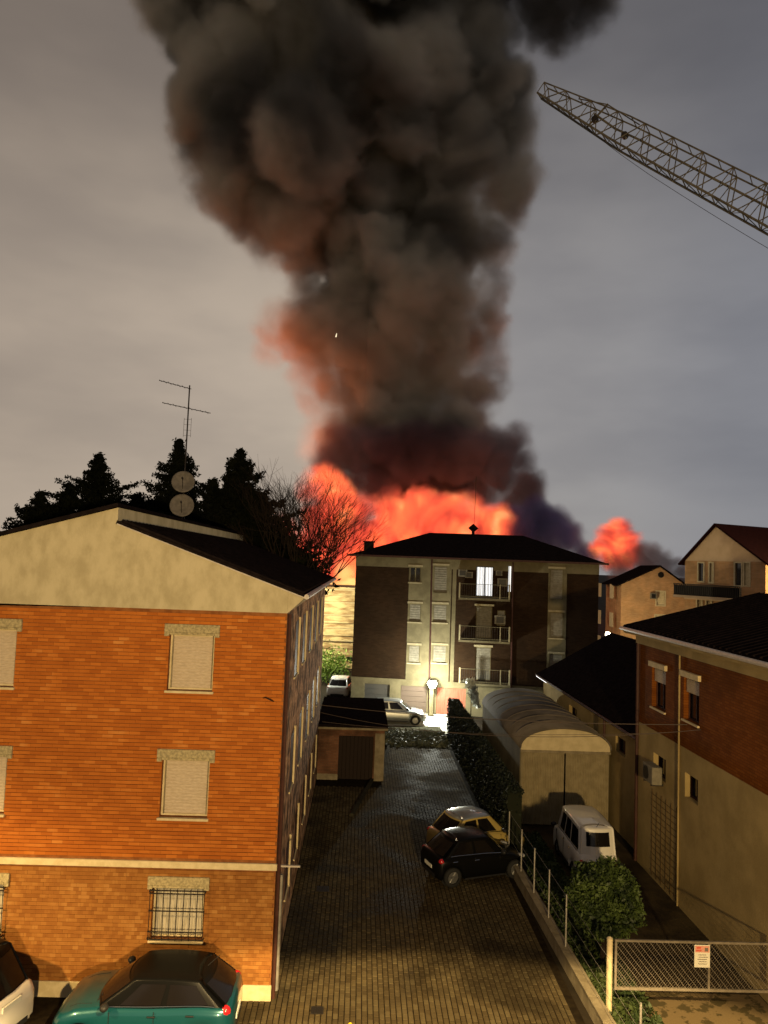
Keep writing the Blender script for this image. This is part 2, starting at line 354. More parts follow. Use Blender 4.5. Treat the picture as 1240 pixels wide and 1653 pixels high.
for low, nm in ((False, 'brickwork'), (True, 'lower_brickwork')):
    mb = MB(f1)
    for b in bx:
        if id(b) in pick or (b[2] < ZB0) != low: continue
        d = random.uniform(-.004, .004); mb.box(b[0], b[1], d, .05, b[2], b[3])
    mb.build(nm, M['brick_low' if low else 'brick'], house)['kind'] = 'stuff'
MB(f1).box(hx0, hx1+.03, -.045, .02, ZB0, ZB1).build('string_course', M['trim'], house, bevel=.01)
MB(f1).box(hx0, hx1+.02, -.03, .02, 0, ZP).build('plinth', M['trim'], house, bevel=.01)
def shutter(parent, fr, u0, u1, z0, z1, y, mt, n=None, name='shutter', pitch=.05):
    n = n or max(4, int((z1-z0)/pitch)); mb = MB(fr)
    h = (z1-z0)/n
    for k in range(n):
        a = z0+k*h
        mb.add([(u0,y,a),(u1,y,a),(u1,y-.012,a+h*.45),(u0,y-.012,a+h*.45),(u1,y,a+h*.93),(u0,y,a+h*.93),(u0,y+.005,a+h),(u1,y+.005,a+h)],
               [(0,1,2,3),(3,2,4,5),(5,4,7,6)])
    return mb.build(name, mt, parent)
def window(parent, fr, u0, u1, z0, z1, style='s', fm=None, depth=.22, lint=True, sill=True, stuff_pitch=.05, mt=None, fw=.045, lo=.12):
    f = MB(fr)
    f.box(u0, u0+fw, depth-.06, depth, z0, z1); f.box(u1-fw, u1, depth-.06, depth, z0, z1); f.box(u0+fw, u1-fw, depth-.06, depth, z1-fw, z1); f.box(u0+fw, u1-fw, depth-.06, depth, z0, z0+fw)
    f.box(u0, u1, depth+.01, depth+.03, z0, z1, 1)
    if style != 's':
        um = (u0+u1)/2; f.box(um-.03, um+.03, depth-.055, depth-.005, z0+fw, z1-fw)
    wn = f.build('window', [fm or M['trim'], M['glass']], parent)
    if style == 's':
        shutter(wn, fr, u0+fw, u1-fw, z0+.04, z1-.02, depth-.03, mt or M['shutter'], pitch=.075)
        for xa_ in (u0+fw, u1-fw-.03): MB(fr).box(xa_, xa_+.03, depth-.075, depth-.045, z0+.04, z1-.02).build('guide_rail', M['concrete'], wn)
    if sill: MB(fr).box(u0-.04, u1+.04, -.07, depth-.06, z0-.06, z0-.002).build('sill', M['trim'], wn, bevel=.006)
    if lint:
        l_ = MB(fr); l_.box(u0-lo, u1+lo, -.06, .02, z1+.06, z1+.26); l_.box(u0-lo, u0-.005, -.055, .02, z1-.04, z1+.06); l_.box(u1+.005, u1+lo, -.055, .02, z1-.04, z1+.06)
        l_.box(u0, u1, -.05, depth, z1, z1+.058)
        l_.build('lintel', M['stone'], wn, bevel=.008)
    return wn
for (u0, u1, z0, z1, k) in wins:
    wn = window(house, f1, u0, u1, z0, z1, k)
    if k == 'g':
        c_ = MB(f1); n = 26
        for q in range(n):
            a = u0+.06+(u1-u0-.12)*q/n; b = u0+.06+(u1-u0-.12)*(q+1)/n; y = .205 if q % 2 else .185; y2 = .185 if q % 2 else .205
            c_.add([(a, y-.04, z0+.06), (b, y2-.04, z0+.06), (b, y2-.04, z1-.06), (a, y-.04, z1-.06)], [(0, 1, 2, 3)])
        c_.build('curtain', M['curtain'], wn)
        g = MB(f1)
        for q in range(9):
            x = u0-.03+(u1-u0+.06)*q/8; g.tube((x, -.10, z0+.02), (x, -.10, z1-.01), .010, 5)
        for z in (z0+.05, z0+.22, (z0+z1)/2+.1, z1-.1, z1-.03): g.box(u0-.05, u1+.05, -.115, -.095, z-.012, z+.012)
        for q in range(8):
            x = u0-.03+(u1-u0+.06)*(q+.5)/8
            for s_ in range(8):
                a0, a1 = s_*math.pi/4, (s_+1)*math.pi/4; g.tube((x+.05*math.cos(a0), -.10, z0+.135+.05*math.sin(a0)), (x+.05*math.cos(a1), -.10, z0+.135+.05*math.sin(a1)), .006, 4, cap=False)
        for x in (u0-.05, u1+.05):
            for z in (z0+.06, z1-.06): g.box(x-.01, x+.01, -.11, .0, z-.01, z+.01)
        g.build('grille', M['iron'], wn)
# gable and roof
RX = -6.05
zl, zr = 11.62, 11.20
eL = f1.uz(0, 866)       # left slope passes here
sl = (zl-eL[1])/(RX-eL[0])
eR = f1.uz(492, 966)
sr = (zr-eR[1])/(eR[0]-RX)
xe = eR[0]; ze = eR[1]
gl = MB(f1)
gl.prism([(RX, ZC), (hx1, ZC), (hx1, zr-sr*(hx1-RX)), (RX, zr)], .0, .3); gl.prism([(hx0, ZC), (RX, ZC), (RX, zl), (hx0, zl-sl*(RX-hx0))], .0, .3)
gl.build('gable', M['render'], house)
mb = MB(f1); mb.prism([(hx1+.002, ZC), (xe-.02, zr-sr*(xe-RX)-.005), (hx1+.002, zr-sr*(hx1-RX)-.005)], .004, .2); mb.build('eaves_end', M['render'], house)
# roof slabs
def roof_slab(name, x0, z0, x1, z1, y0, y1, t, m, par): 
    q = [(x0, y0, z0), (x1, y0, z1), (x1, y1, z1), (x0, y1, z0)]
    mb = MB(); mb.slab([(x, y, z+t) for x, y, z in q], t); return mb.build(name, m, par)
RTL = roof_slab('roof', hx0-.5, zl-sl*(RX-hx0+.5)+.01, RX, zl+.01, hy-.10, hyb+.4, .10, M['roof'], house)
RTR = roof_slab('roof', RX+.002, zr+.01, xe, zr-sr*(xe-RX)+.01, hy-.05, hyb+.4, .09, M['roof'], house)
MB().box(RX-.12, RX, hy+.3, hyb+.3, zr+.1, zl).build('ridge_wall', M['render'], house)
# roll tiles laid along the right slope: visible as ribs
mb = MB()
n = int((hyb-hy)/.34)
for k in range(n):
    y = hy+.1+k*.34; mb.tube((RX+.08, y, zr+.10), (xe-.03, y, zr-sr*(xe-RX)+.11), .05, 5)
mb.build('roll_tiles', M['roof'], RTR)['kind'] = 'stuff'
MB().prism([(hx1, ZC-.001), (xe-.02, zr-sr*(xe-RX)-.004), (hx1, zr-sr*(hx1-RX)-.004)], hy+.35, hyb+.3).build('soffit', M['trim'], house)
mb = MB(); mb.tube((xe+.05, hy-.06, ze+.04), (xe+.05, hyb+.45, ze+.04), .065, 8); mb.build('gutter', M['gutter'], RTR)
mb = MB(); mb.add([(RX, hy-.055, zr+.0), (xe, hy-.055, zr-sr*(xe-RX)), (xe, hy-.055, zr-sr*(xe-RX)+.03), (RX, hy-.055, zr+.03)], [(0, 1, 2, 3)]); mb.build('rake_edge', M['gutter'], RTR)
MB().tube((hx1+.06, hy+.12, .0), (hx1+.06, hy+.12, ZC-.02), .05, 8).build('downpipe', M['pipe'], house)
MB().tube((hx1+.09, hy+.45, .0), (hx1+.09, hy+.45, 2.75), .06, 8).build('downpipe_foot', M['galv'], house)
mb = MB(); mb.box(hx1, hx1+.55, hy+.5, hy+.56, 2.9, 2.94); mb.build('bracket', M['gutter'], house)
# side wall windows
fs1 = Fr((hx1, 0, 0), 90)
for k, y in enumerate((21.2, 24.0, 27.2, 30.4, 33.6)):
    for z0, z1 in ((7.2, 8.75), (4.05, 5.6), (1.15, 2.5)):
        mb = MB(fs1)
        mb.box(y, y+.95, -.008, .02, z0, z1); o = mb.build('window', M['pipe'], house)
        mb = MB(fs1); mb.box(y+.95, y+1.02, -.06, .02, z0-.05, z1+.06); mb.box(y-.02, y+.95, -.04, .02, z0-.05, z0)
        mb.build('frame', M['trim'], o)
# wires and a small wall hook
mb = MB(f1); u, z = f1.uz(437, 1127); mb.path([(u-.18, -.01, z), (u-.1, -.14, z+.03), (u+.03, -.16, z-.02), (u+.08, -.03, z-.07)], .014); mb.build('wall_hook', M['iron'], house)
# antenna mast with dishes
mp_ = at(302, 700, 27.0); ax = mp_.x
ant = root('tv_antenna', (ax, 27, zr+.1), 'thin TV antenna mast with two yagi arms on the brick house roof', 'antenna')
zt = at(305, 622, 27).z
MB().tube((ax, 27, zr-.4), (ax, 27, zt), .028, 6).build('mast', M['iron'], ant)
for (pa, pb, nd) in (((257, 614), (309, 628), 7), ((262, 650), (340, 667), 9)):
    a = at(*pa, 27); b = at(*pb, 27); o = MB().tube(a, b, .014, 5, tr=False).build('boom', M['iron'], ant)
    for k in range(nd):
        p = a.lerp(b, (k+.3)/nd); l_ = .16+.05*(k % 3); MB().tube((p.x, p.y-l_, p.z), (p.x, p.y+l_, p.z), .007, 4).build('rod', M['iron'], o)
m_ = MB()
zz = at(303, 690, 27).z
for s_ in (-.13, .13):
    m_.tube((ax+s_, 27, zz-.35), (ax+s_, 27, zz+.35), .007, 4)
for q in range(4): m_.tube((ax-.13, 27, zz-.3+q*.2), (ax+.13, 27, zz-.3+q*.2), .006, 4)
m_.build('panel_aerial', M['iron'], ant)
DM = mat('dish_paint', (.09, .08, .07), .6, (.13, .115, .1), 6)
for (px, py, r_, lb) in ((296, 779, .40, 'upper of two round satellite dishes on the mast above the gable roof'), (294, 817, .42, 'lower of two satellite dishes, just above the gable roof ridge')):
    c = at(px, py, 26.8)
    t_ = root('satellite_dish', tuple(c), lb, 'satellite dish', 'satellite dishes on the antenna mast')
    vs_ = []; fs_ = []; n = 24; rings = 5; nrm = Vector((.15, -1, .25)).normalized(); a = nrm.orthogonal().normalized(); b = nrm.cross(a)
    vs_.append(c+nrm*0)
    for r in range(1, rings+1):
        q = r/rings
        for k in range(n): t = 2*math.pi*k/n; vs_.append(c+(a*math.cos(t)+b*math.sin(t))*r_*q+nrm*(.1*q*q))
    for k in range(n): fs_.append((0, 1+k, 1+(k+1) % n))
    for r in range(rings-1):
        for k in range(n): fs_.append((1+r*n+k, 1+(r+1)*n+k, 1+(r+1)*n+(k+1) % n, 1+r*n+(k+1) % n))
    m_ = MB(); m_.add(vs_, fs_, tr=False); ds = m_.build('reflector', DM, t_, smooth=True); so = ds.modifiers.new('t', 'SOLIDIFY'); so.thickness = .015
    MB().tube(c-Vector((0, 0, r_*.8)), c+nrm*.45, .012, 5, tr=False).tube(c+nrm*.42, c+nrm*.52, .035, 8, tr=False).build('feed_arm', M['iron'], t_)
    MB().tube(c-nrm*.01, (ax, 27, c.z), .025, 6, tr=False).build('mount', M['iron'], t_)
# ------------------------------------------------------------------ small garage behind it
g0 = atZ(513, 1258); GY = g0.y; g0.x = hx1+.02
fg = Fr((g0.x, GY, 0), 0)
gar = root('garage_building', (g0.x+1.6, GY, 0), 'low flat-roofed garage with dark door at the end of the brick house', 'garage')
uW = fg.uz(619, 1240)[0]; d0, d1 = fg.uz(547, 1200)[0], fg.uz(603, 1200)[0]; zT = 2.42
mb = MB(fg); holes_wall(mb, 0, uW, 0, zT, [(d0, d1, 0, 2.1)], 0, .25); mb.box(0, uW, 2.0, 7, 0, zT); mb.box(0, .2, .25, 2, 0, zT); mb.box(uW-.2, uW, .25, 2, 0, zT)
mb.build('wall', brick_mat('garage_brick', (.11, .05, .03), (.15, .075, .045), (.1, .07, .05), 'X'), gar)
MB(fg).box(uW-.45, uW+.02, -.03, 0.02, 0, 2.25).build('pillar', M['concrete'], gar)
MB(fg).box(0, d0, -.02, .02, 0, .28).build('plinth', M['concrete'], gar)
MB(fg).box(-.1, uW+.15, -.15, 7.2, zT, zT+.22).build('roof', M['roof'], gar)
MB(fg).box(-.1, uW+.15, -.17, -.152, zT, zT+.1).build('roof_edge', M['concrete'], gar)
nd = 9
for k in range(nd):
    a = d0+(d1-d0)*k/nd; MB(fg).box(a+.006, a+(d1-d0)/nd-.006, .12, .15, .02, 2.09).build('door_board', mat('dark_wood', (.02, .013, .01), .8) if k == 0 else bpy.data.materials['dark_wood'], gar)
# ------------------------------------------------------------------ apartment block (centre)
A0 = at(575, 905, 54.0); A1 = at(967, 912, 51.4)
ang = math.degrees(math.atan2(A1.y-A0.y, A1.x-A0.x)); WB = math.hypot(A1.x-A0.x, A1.y-A0.y)
fa = Fr((A0.x, A0.y, 0), ang)
apt = root('apartment_block', tuple(fa(WB/2, 0, 0)), 'dark brick three-floor apartment block in front of the fire, one balcony door lit', 'apartment building')
ZE = fa.uz(760, 903)[1]; DEP = 11.0
DBR = brick_mat('dark_brick', (.022, .012, .006), (.032, .018, .009), (.026, .016, .009), 'X', bw=.3, bh=.1, patch=(.6, .8, 1.05))
CR = mat('grey_cream_render', (.11, .092, .05), .95, (.155, .13, .072), 1.2, 7)
U = lambda px, py=1000: fa.uz(px, py)[0]
Z = lambda py, px=760: fa.uz(px, py)[1]
openings = []   # (kind, px0,py0,px1,py1)
spec = [('w', 662, 915, 680, 940), ('s', 661, 974, 680, 1004), ('s', 660, 1041, 678, 1070),
        ('S', 701, 913, 723, 957), ('s', 700, 975, 722, 1005), ('s', 699, 1041, 721, 1070),
        ('lit', 769, 914, 797, 963), ('S', 769, 978, 795, 1030), ('S', 768, 1044, 793, 1098),
        ('S', 888, 918, 910, 968), ('s', 888, 988, 910, 1030), ('s', 887, 1055, 909, 1085),
        ('d', 803, 985, 816, 1010)]
hl = []
for k, x0, y0, x1, y1 in spec:
    a = fa.uz(x0, y0); b = fa.uz(x1, y0); zb_ = fa.uz((x0+x1)/2, y1)[1]; hl.append((a[0], b[0], zb_, a[1]))
Gd = []
GZ = 1.86
for x0, x1 in ((588, 629), (647, 689), (705, 752), (800, 850)):
    Gd.append((fa.uz(x0, 1120)[0], fa.uz(x1, 1120)[0], 0, GZ))
ZG = Z(1097, 640)
mb = MB(fa); holes_wall(mb, 0, WB, ZG, ZE, hl, 0, .3); mb.box(0, WB, .3, DEP, 0, ZE); mb.build('wall', DBR, apt)
mb = MB(fa); holes_wall(mb, 0, WB, 0, ZG, Gd, -.02, .3); mb.build('ground_floor_wall', CR, apt)
def strip(u0, u1, z0, z1, name='render_panel', y=-.025):
    mb = MB(fa); holes_wall(mb, u0, u1, z0, z1, [h for h in hl if h[0] >= u0-.01 and h[1] <= u1+.01], y, -.001); return mb.build(name, CR, apt)
strip(-.02, WB+.02, ZE-.75, ZE, 'cornice_band', -.035)
hz = [h for h in hl]
strip(U(658), U(727), ZG, ZE-.75); strip(U(884), U(914), ZG, ZE-.75)
strip(U(729), U(735), ZG, ZE-.75, 'pilaster')
MB(fa).box(-.03, WB+.03, -.06, -.021, ZG-.12, ZG+.05).build('string_course', CR, apt)
CT = mat('aged_trim', (.26, .22, .13), .9, (.33, .28, .17), 4)
SG = mat('grey_shutter', (.15, .135, .10), .8, (.20, .18, .135), 5)
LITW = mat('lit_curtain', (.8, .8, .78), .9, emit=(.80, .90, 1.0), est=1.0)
# lit curtain with folds: emission through a wave
def lit_curtain():
    nt = LITW.node_tree; b = nt.nodes['Principled BSDF']; g = nt.nodes.new('ShaderNodeNewGeometry'); wv = nt.nodes.new('ShaderNodeTexWave'); wv.inputs['Scale'].default_value = 1.6; wv.inputs['Distortion'].default_value = 1.5
    nt.links.new(g.outputs['Position'], wv.inputs['Vector']); r = ramp(nt, [(0, (.35, .4, .45)), (1, (1, 1, 1))]); nt.links.new(wv.outputs[0], r.inputs[0]); nt.links.new(r.outputs[0], b.inputs['Emission Color'])
lit_curtain()
for (k, *_), h in zip(spec, hl):
    f = MB(fa); u0, u1, z0, z1 = h
    f.box(u0, u0+.06, .05, .12, z0, z1); f.box(u1-.06, u1, .05, .12, z0, z1); f.box(u0+.06, u1-.06, .05, .12, z1-.06, z1); f.box(u0+.06, u1-.06, .05, .12, z0, z0+.06)
    if k in ('lit', 'w'): um = (u0+u1)/2; f.box(um-.04, um+.04, .05, .11, z0+.06, z1-.06)
    wn = f.build('window', CR if k != 'lit' else mat('dark_frame', (.04, .04, .04), .6), apt)
    if k in ('s', 'S'): shutter(wn, fa, u0+.06, u1-.06, z0+.06, z1-.06, .07, SG, pitch=.16)
    elif k == 'lit':
        c_ = MB(fa); n = 24
        for q in range(n):
            a = u0+.06+(u1-u0-.12)*q/n; b = u0+.06+(u1-u0-.12)*(q+1)/n; c_.add([(a, .16-.03*(q % 2), z0+.06), (b, .13+.03*(q % 2), z0+.06), (b, .13+.03*(q % 2), z1-.06), (a, .16-.03*(q % 2), z1-.06)], [(0, 1, 2, 3)])
        c_.build('curtain', LITW, wn)
    else: MB(fa).box(u0+.06, u1-.06, .13, .15, z0+.06, z1-.06).build('pane', M['glass'], wn)
    if k in ('w', 's', 'S'):
        MB(fa).box(u0-.12, u1+.12, -.07, -.027, z1+.01, z1+.15).build('lintel', CT, wn)
    if k in ('w', 's'): MB(fa).box(u0-.1, u1+.1, -.08, .04, z0-.09, z0-.001).build('sill', CT, wn)
# balconies
for zpy in (965, 1032, 1100):
    zs = Z(zpy, 780); b0, b1 = U(741, zpy), U(822, zpy)
    bl = MB(fa).box(b0, b1, -1.15, -.03, zs-.14, zs).build('balcony', CR, apt)
    for q in range(22):
        x = b0+.06+(b1-b0-.12)*q/21; MB(fa).box(x-.012, x+.012, -1.12, -1.095, zs+.001, zs+.95).build('baluster', M['iron'], bl)
    MB(fa).box(b0, b1, -1.14, -1.08, zs+.95, zs+.98).build('rail', CR, bl)
    MB(fa).box(b0, b1, -1.13, -1.09, zs+.10, zs+.13).build('lower_rail', CR, bl)
    for x in (b0, b1-.1): MB(fa).box(x, x+.1, -1.16, -1.06, zs, zs+1.03).build('newel', CT, bl)
    MB(fa).box(b0+2.8, b0+2.86, -1.15, -1.07, zs, zs+1.0).build('newel', CT, bl)
MB(fa).tube((U(697), -.09, 0.1), (U(697, 920), -.09, ZE-.1), .06, 6).build('downpipe', M['pipe'], apt)
MB(fa).tube((U(828), -.09, 0.1), (U(828, 920), -.09, ZE-.1), .06, 6).build('downpipe', M['pipe'], apt)
z_ = Z(955, 820); MB(fa).box(U(819), U(823), -.2, -.03, z_, Z(914, 820)).build('glowing_strip', LITW, apt)  # white strip by the lit door, given the curtain's glow
for (px, py, s_) in ((748, 925, .35), (758, 928, .3), (812, 940, .4), (808, 1000, .42), (806, 925, .25)):
    zc = Z(py, px); u_ = U(px, py); m_ = MB(fa); m_.box(u_-s_, u_+s_*.8, -.42, -.04, zc-s_*.7, zc+s_*.7); m_.box(u_-s_*.7, u_+s_*.5, -.44, -.42, zc-s_*.5, zc+s_*.5, 1)
    t_ = root('air_conditioner', tuple(fa(u_, -.2, zc-s_*.7)), {748: 'small grey air-conditioning box left on the top balcony wall', 758: 'air-conditioning box left of the lit balcony door', 812: 'pale air-conditioning unit right of the lit balcony door, lower of two', 808: 'air-conditioning unit by the middle balcony of the dark block', 806: 'small unit high on the wall right of the lit balcony door'}[px], 'air conditioner', 'air conditioners on the apartment balconies')
    m_.build('casing', [SG, M['black_trim']], t_)
    m_ = MB(fa); m_.box(u_-s_*.6, u_-s_*.55, -.43, -.03, zc-s_*.76, zc-s_*.71); m_.box(u_+s_*.4, u_+s_*.45, -.43, -.03, zc-s_*.76, zc-s_*.71); m_.build('bracket', M['iron'], t_)
# garage doors
GD = [mat('grey_garage_door', (.06, .055, .048), .7), mat('brown_garage_door', (.11, .08, .06), .7), mat('red_wood', (.30, .085, .05), .7, (.38, .13, .08), 5, stretch=(4, 4, .3)), bpy.data.materials['grey_garage_door']]
for h, mt_ in zip(Gd, GD):
    dr = MB(fa).box(h[0], h[1], .16, .2, 0.01, h[3]).build('garage_door', mt_, apt); n = 10 if mt_ is GD[2] else 5
    for q in range(n):
        if mt_ is GD[2]: a = h[0]+(h[1]-h[0])*q/n; MB(fa).box(a+.01, a+(h[1]-h[0])/n-.01, .13, .159, .02, h[3]-.02).build('plank', mt_, dr)
        else: a = h[3]*q/n; MB(fa).box(h[0]+.01, h[1]-.01, .13, .159, a+.02, a+h[3]/n-.01).build('panel', mt_, dr)
# hipped roof
ov = .55; rz_ = Z(859, 764); 
r0, r1 = fa.uz(677, 857)[0]*1.06, fa.uz(838, 863)[0]*1.10
ridge = 10.5+(909-859)*60/1200.0
v = [(-ov, -ov, ZE+.02), (WB+ov, -ov, ZE+.02), (WB+ov, DEP+ov, ZE+.02), (-ov, DEP+ov, ZE+.02), (4.9, DEP/2, ridge), (WB-4.9, DEP/2, ridge)]
mb = MB(fa); mb.add(v, [(0, 1, 5, 4), (1, 2, 5), (2, 3, 4, 5), (3, 0, 4)]); mb.box(-ov, WB+ov, -ov, DEP+ov, ZE+.0, ZE+.018); rf = mb.build('roof', M['roof'], apt)
MB(fa).box(-ov-.02, WB+ov+.02, -ov-.08, -ov-.005, ZE-.06, ZE+.07).build('gutter', M['pipe'], rf)
c_ = fa.uz(590, 880); m_ = MB(fa); m_.box(.35, 1.0, 1.2, 1.9, ZE+.2, ZE+1.0); m_.box(.27, 1.08, 1.12, 1.98, ZE+1.001, ZE+1.1); m_.build('chimney', M['roof'], rf)
p = at(764, 858, 59); t_ = root('roof_finial', (p.x, p.y, ridge-.1), 'small dark cowl with thin aerial on the dark block roof ridge', 'chimney cowl')
m_ = MB(); m_.tube((p.x, p.y, ridge-.15), (p.x, p.y, ridge+.3), .12, 8); m_.build('stem', M['roof'], t_)
m_ = MB(); m_.tube((p.x, p.y, ridge+.25), (p.x, p.y, ridge+.5), .12, 8, r1=.42); m_.tube((p.x, p.y, ridge+.501), (p.x, p.y, ridge+.85), .42, 8, r1=.02); m_.build('cowl', M['roof'], t_)
m_ = MB(); zt_ = at(768, 768, 59).z; m_.tube((p.x+.05, p.y, ridge+.4), (p.x+.12, p.y, zt_), .022, 4); m_.build('aerial', M['iron'], t_)
# lamp on the block's pillar
lp = at(698, 1104, 51.9); 
sl_ = root('wall_lamp', (lp.x, lp.y, 0), 'glaring white lamp on a post between the block garage doors', 'lamp')
MB().box(lp.x-.14, lp.x+.14, lp.y+.34, lp.y+.52, 0, lp.z+.1).build('post', CR, sl_)
GLO = mat('lamp_glow', (1, 1, 1), .5, emit=(.95, 1, .88), est=70)
m_ = MB(); m_.tube((lp.x, lp.y, lp.z-.25), (lp.x, lp.y, lp.z+.02), .20, 14, r1=.33); m_.tube((lp.x, lp.y, lp.z+.02), (lp.x, lp.y, lp.z+.24), .33, 14, r1=.2); m_.build('bulb', GLO, sl_, smooth=True)
m_ = MB(); m_.tube((lp.x, lp.y, lp.z+.245), (lp.x, lp.y, lp.z+.3), .24, 12, r1=.1); m_.build('hood', M['iron'], sl_)
lo = lamp('lamp_bulb_light', 'POINT', (lp.x-.2, lp.y-1.3, lp.z+.35), 2300, (1, 1, .84), .12)
# ------------------------------------------------------------------ barrel-roofed shed
SY = 31.0; s0 = at(839, 1290, SY); s1 = at(984, 1290, SY)
fsx = Fr((s0.x, SY, 0), 0); SWd = s1.x-s0.x; SLn = 9.6
zc_ = at(910, 1177, SY).z; zw = at(840, 1208, SY).z
shed = root('vaulted_shed', (s0.x+SWd/2, SY, 0), 'long barrel-vaulted shed with cream corrugated front beside the white van', 'shed')
MT = mat('corrugated_cream', (.30, .25, .15), .7, (.38, .32, .2), 3, 5)
arc = []
n = 20
for k in range(n+1):
    t = math.pi*k/n; arc.append((SWd/2-SWd/2*math.cos(t), zw+(zc_-zw)*math.sin(t)**.9))
mb = MB(fsx); mb.prism([(0, zw-.05)]+arc+[(SWd, zw-.05)], 0, .1); mb.build('arched_front', mat('arch_sheet', (.42, .35, .21), .7, (.5, .42, .26), 3), shed)
mb = MB(fsx); vs_ = []; 
for y in (-.06, SLn): vs_ += [(x, y, z+.02) for x, z in arc]
mb.add(vs_, [(k, k+1, n+2+k, n+1+k) for k in range(n)]); o = mb.build('roof', mat('fibre_cement', (.085, .072, .058), .95, (.13, .11, .09), .8, 7, .5, 12), shed, smooth=True); s_ = o.modifiers.new('t', 'SOLIDIFY'); s_.thickness = .06; s_.offset = 1
for q in range(1, 8):
    m_ = MB(fsx); y = SLn*q/8; m_.path([(x, y, z+.10) for x, z in arc], .03, 4); m_.build('seam', bpy.data.materials['fibre_cement'], shed)
MB(fsx).box(0, .1, .1, SLn, 0, zw).box(SWd-.1, SWd, .1, SLn, 0, zw).box(.1, SWd-.1, SLn-.1, SLn, 0, zw).build('wall', CR, shed)
MB(fsx).box(-.02, SWd+.02, -.05, .1, zw-.14, zw-.05).build('door_rail', M['concrete'], shed)
nr = 26
for q in range(2):
    a = .03+q*(SWd/2); b = a+SWd/2-.06; dm = MB(fsx)
    for k in range(nr):
        xa = a+(b-a)*k/nr; xb = a+(b-a)*(k+.5)/nr; xc = a+(b-a)*(k+1)/nr
        dm.add([(xa, .05, .05), (xb, -.02, .05), (xc, .05, .05), (xc, .05, zw-.15), (xb, -.02, zw-.15), (xa, .05, zw-.15)], [(0, 1, 4, 5), (1, 2, 3, 4)])
    dm.build('sliding_door', MT, shed)
# ------------------------------------------------------------------ low wing and two-storey house on the right
XR = 10.45
hs = root('corner_house', (XR+3, 22, 0), 'two-storey house on the right with cream base, rust-brown upper wall and black roof', 'house')
yc = atX(1030, 1200, XR).y; ynear = 12.0
fr_ = Fr((XR, 0, 0), -90)        # u = -Y
ZL = atX(1140, 1227, XR).z; ZK = atX(1130, 1066, XR).z; ZRf = atX(1120, 1044, XR-.55).z
uf, un = -yc, -ynear
BR2 = brick_mat('rust_brown_brick', (.13, .040, .006), (.17, .058, .010), (.10, .032, .008), 'Y', bw=.25, bh=.08, patch=(.9, .8, 1.15))
CW = mat('ochre_cream_render', (.27, .20, .085), .95, (.36, .27, .12), .9, 8, .25, 20)
def rr(px0, py0, px1, py1):
    a = fr_.uz(px0, py0); b = fr_.uz(px1, py0); c = fr_.uz(px0, py1); return (a[0], b[0], c[1], a[1])
uw = [rr(1053, 1076, 1075, 1140), rr(1104, 1092, 1129, 1160)]
lw = [rr(1107, 1246, 1128, 1286), rr(1056, 1214, 1076, 1250)]
mb = MB(fr_); holes_wall(mb, uf, un, ZL, ZK, uw, 0, .3); mb.box(uf, un, .3, 9, 0, ZK); mb.build('upper_wall', BR2, hs)
mb = MB(fr_); holes_wall(mb, uf, un, 0, ZL, lw, -.02, .3); mb.build('lower_wall', CW, hs)
MB(fr_).box(uf-.02, un, -.12, .3, ZK, ZRf-.12).build('cornice', CW, hs)
for h in uw:
    wn = window(hs, fr_, *h, style='o', fm=M['pipe'], lint=False); MB(fr_).box(h[0]-.12, h[1]+.12, -.1, .02, h[3]+.02, h[3]+.2).build('lintel', M['trim'], wn)
    zsp = h[3]-(h[3]-h[2])*.35; shutter(wn, fr_, h[0]+.05, h[1]-.05, zsp, h[3]-.05, .08, M['shutter'])
for h in lw: window(hs, fr_, *h, style='o', fm=M['pipe'], lint=False, sill=False)
xo = XR-.6; zo = ZRf; dx = 5.2; rise = .27*dx
def slab2(name, quad, t, m, par): mb = MB(); mb.slab([(a, b, c+t) for a, b, c in quad], t); return mb.build(name, m, par)
ye = atX(1005, 1015, xo).y
rf2 = slab2('roof', [(xo, ynear-1, zo), (xo+dx, ynear-1, zo+rise), (xo+dx, ye+.0, zo+rise), (xo, ye, zo)], .12, M['roof'], hs)
slab2('roof', [(xo+dx+.004, ynear-1, zo+rise), (xo+2*dx, ynear-1, zo), (xo+2*dx, ye, zo), (xo+dx+.004, ye, zo+rise)], .12, M['roof'], hs)
MB().prism([(XR, ZK), (XR+9, ZK), (XR+9, zo), (xo+dx, zo+rise-.02), (XR, zo+.1)], ye-.6, ye-.35).build('gable', BR2, hs)
MB().tube((xo-.06, ynear-1, zo+.03), (xo-.06, ye, zo+.03), .07, 8).build('gutter', M['gutter'], rf2)
MB().box(xo, XR, ynear-1, ye-.1, zo-.12, zo-.004).build('soffit', CW, hs)
m_ = MB()
for k in range(48):
    y = ynear-.8+k*.35
    if y < ye-.1: m_.tube((xo+.03, y, zo+.13), (xo+dx-.05, y, zo+rise+.11), .05, 5)
m_.build('roll_tiles', M['roof'], rf2)['kind'] = 'stuff'
pY = atX(1098, 1300, XR).y
MB(fr_).tube((-pY, -.06, .02), (-pY, -.06, ZK), .03, 6).build('downpipe', CW, hs)
MB(fr_).tube((-yc+.08, -.07, .02), (-yc+.08, -.07, ZK), .06, 6).build('downpipe', M['pipe'], hs)
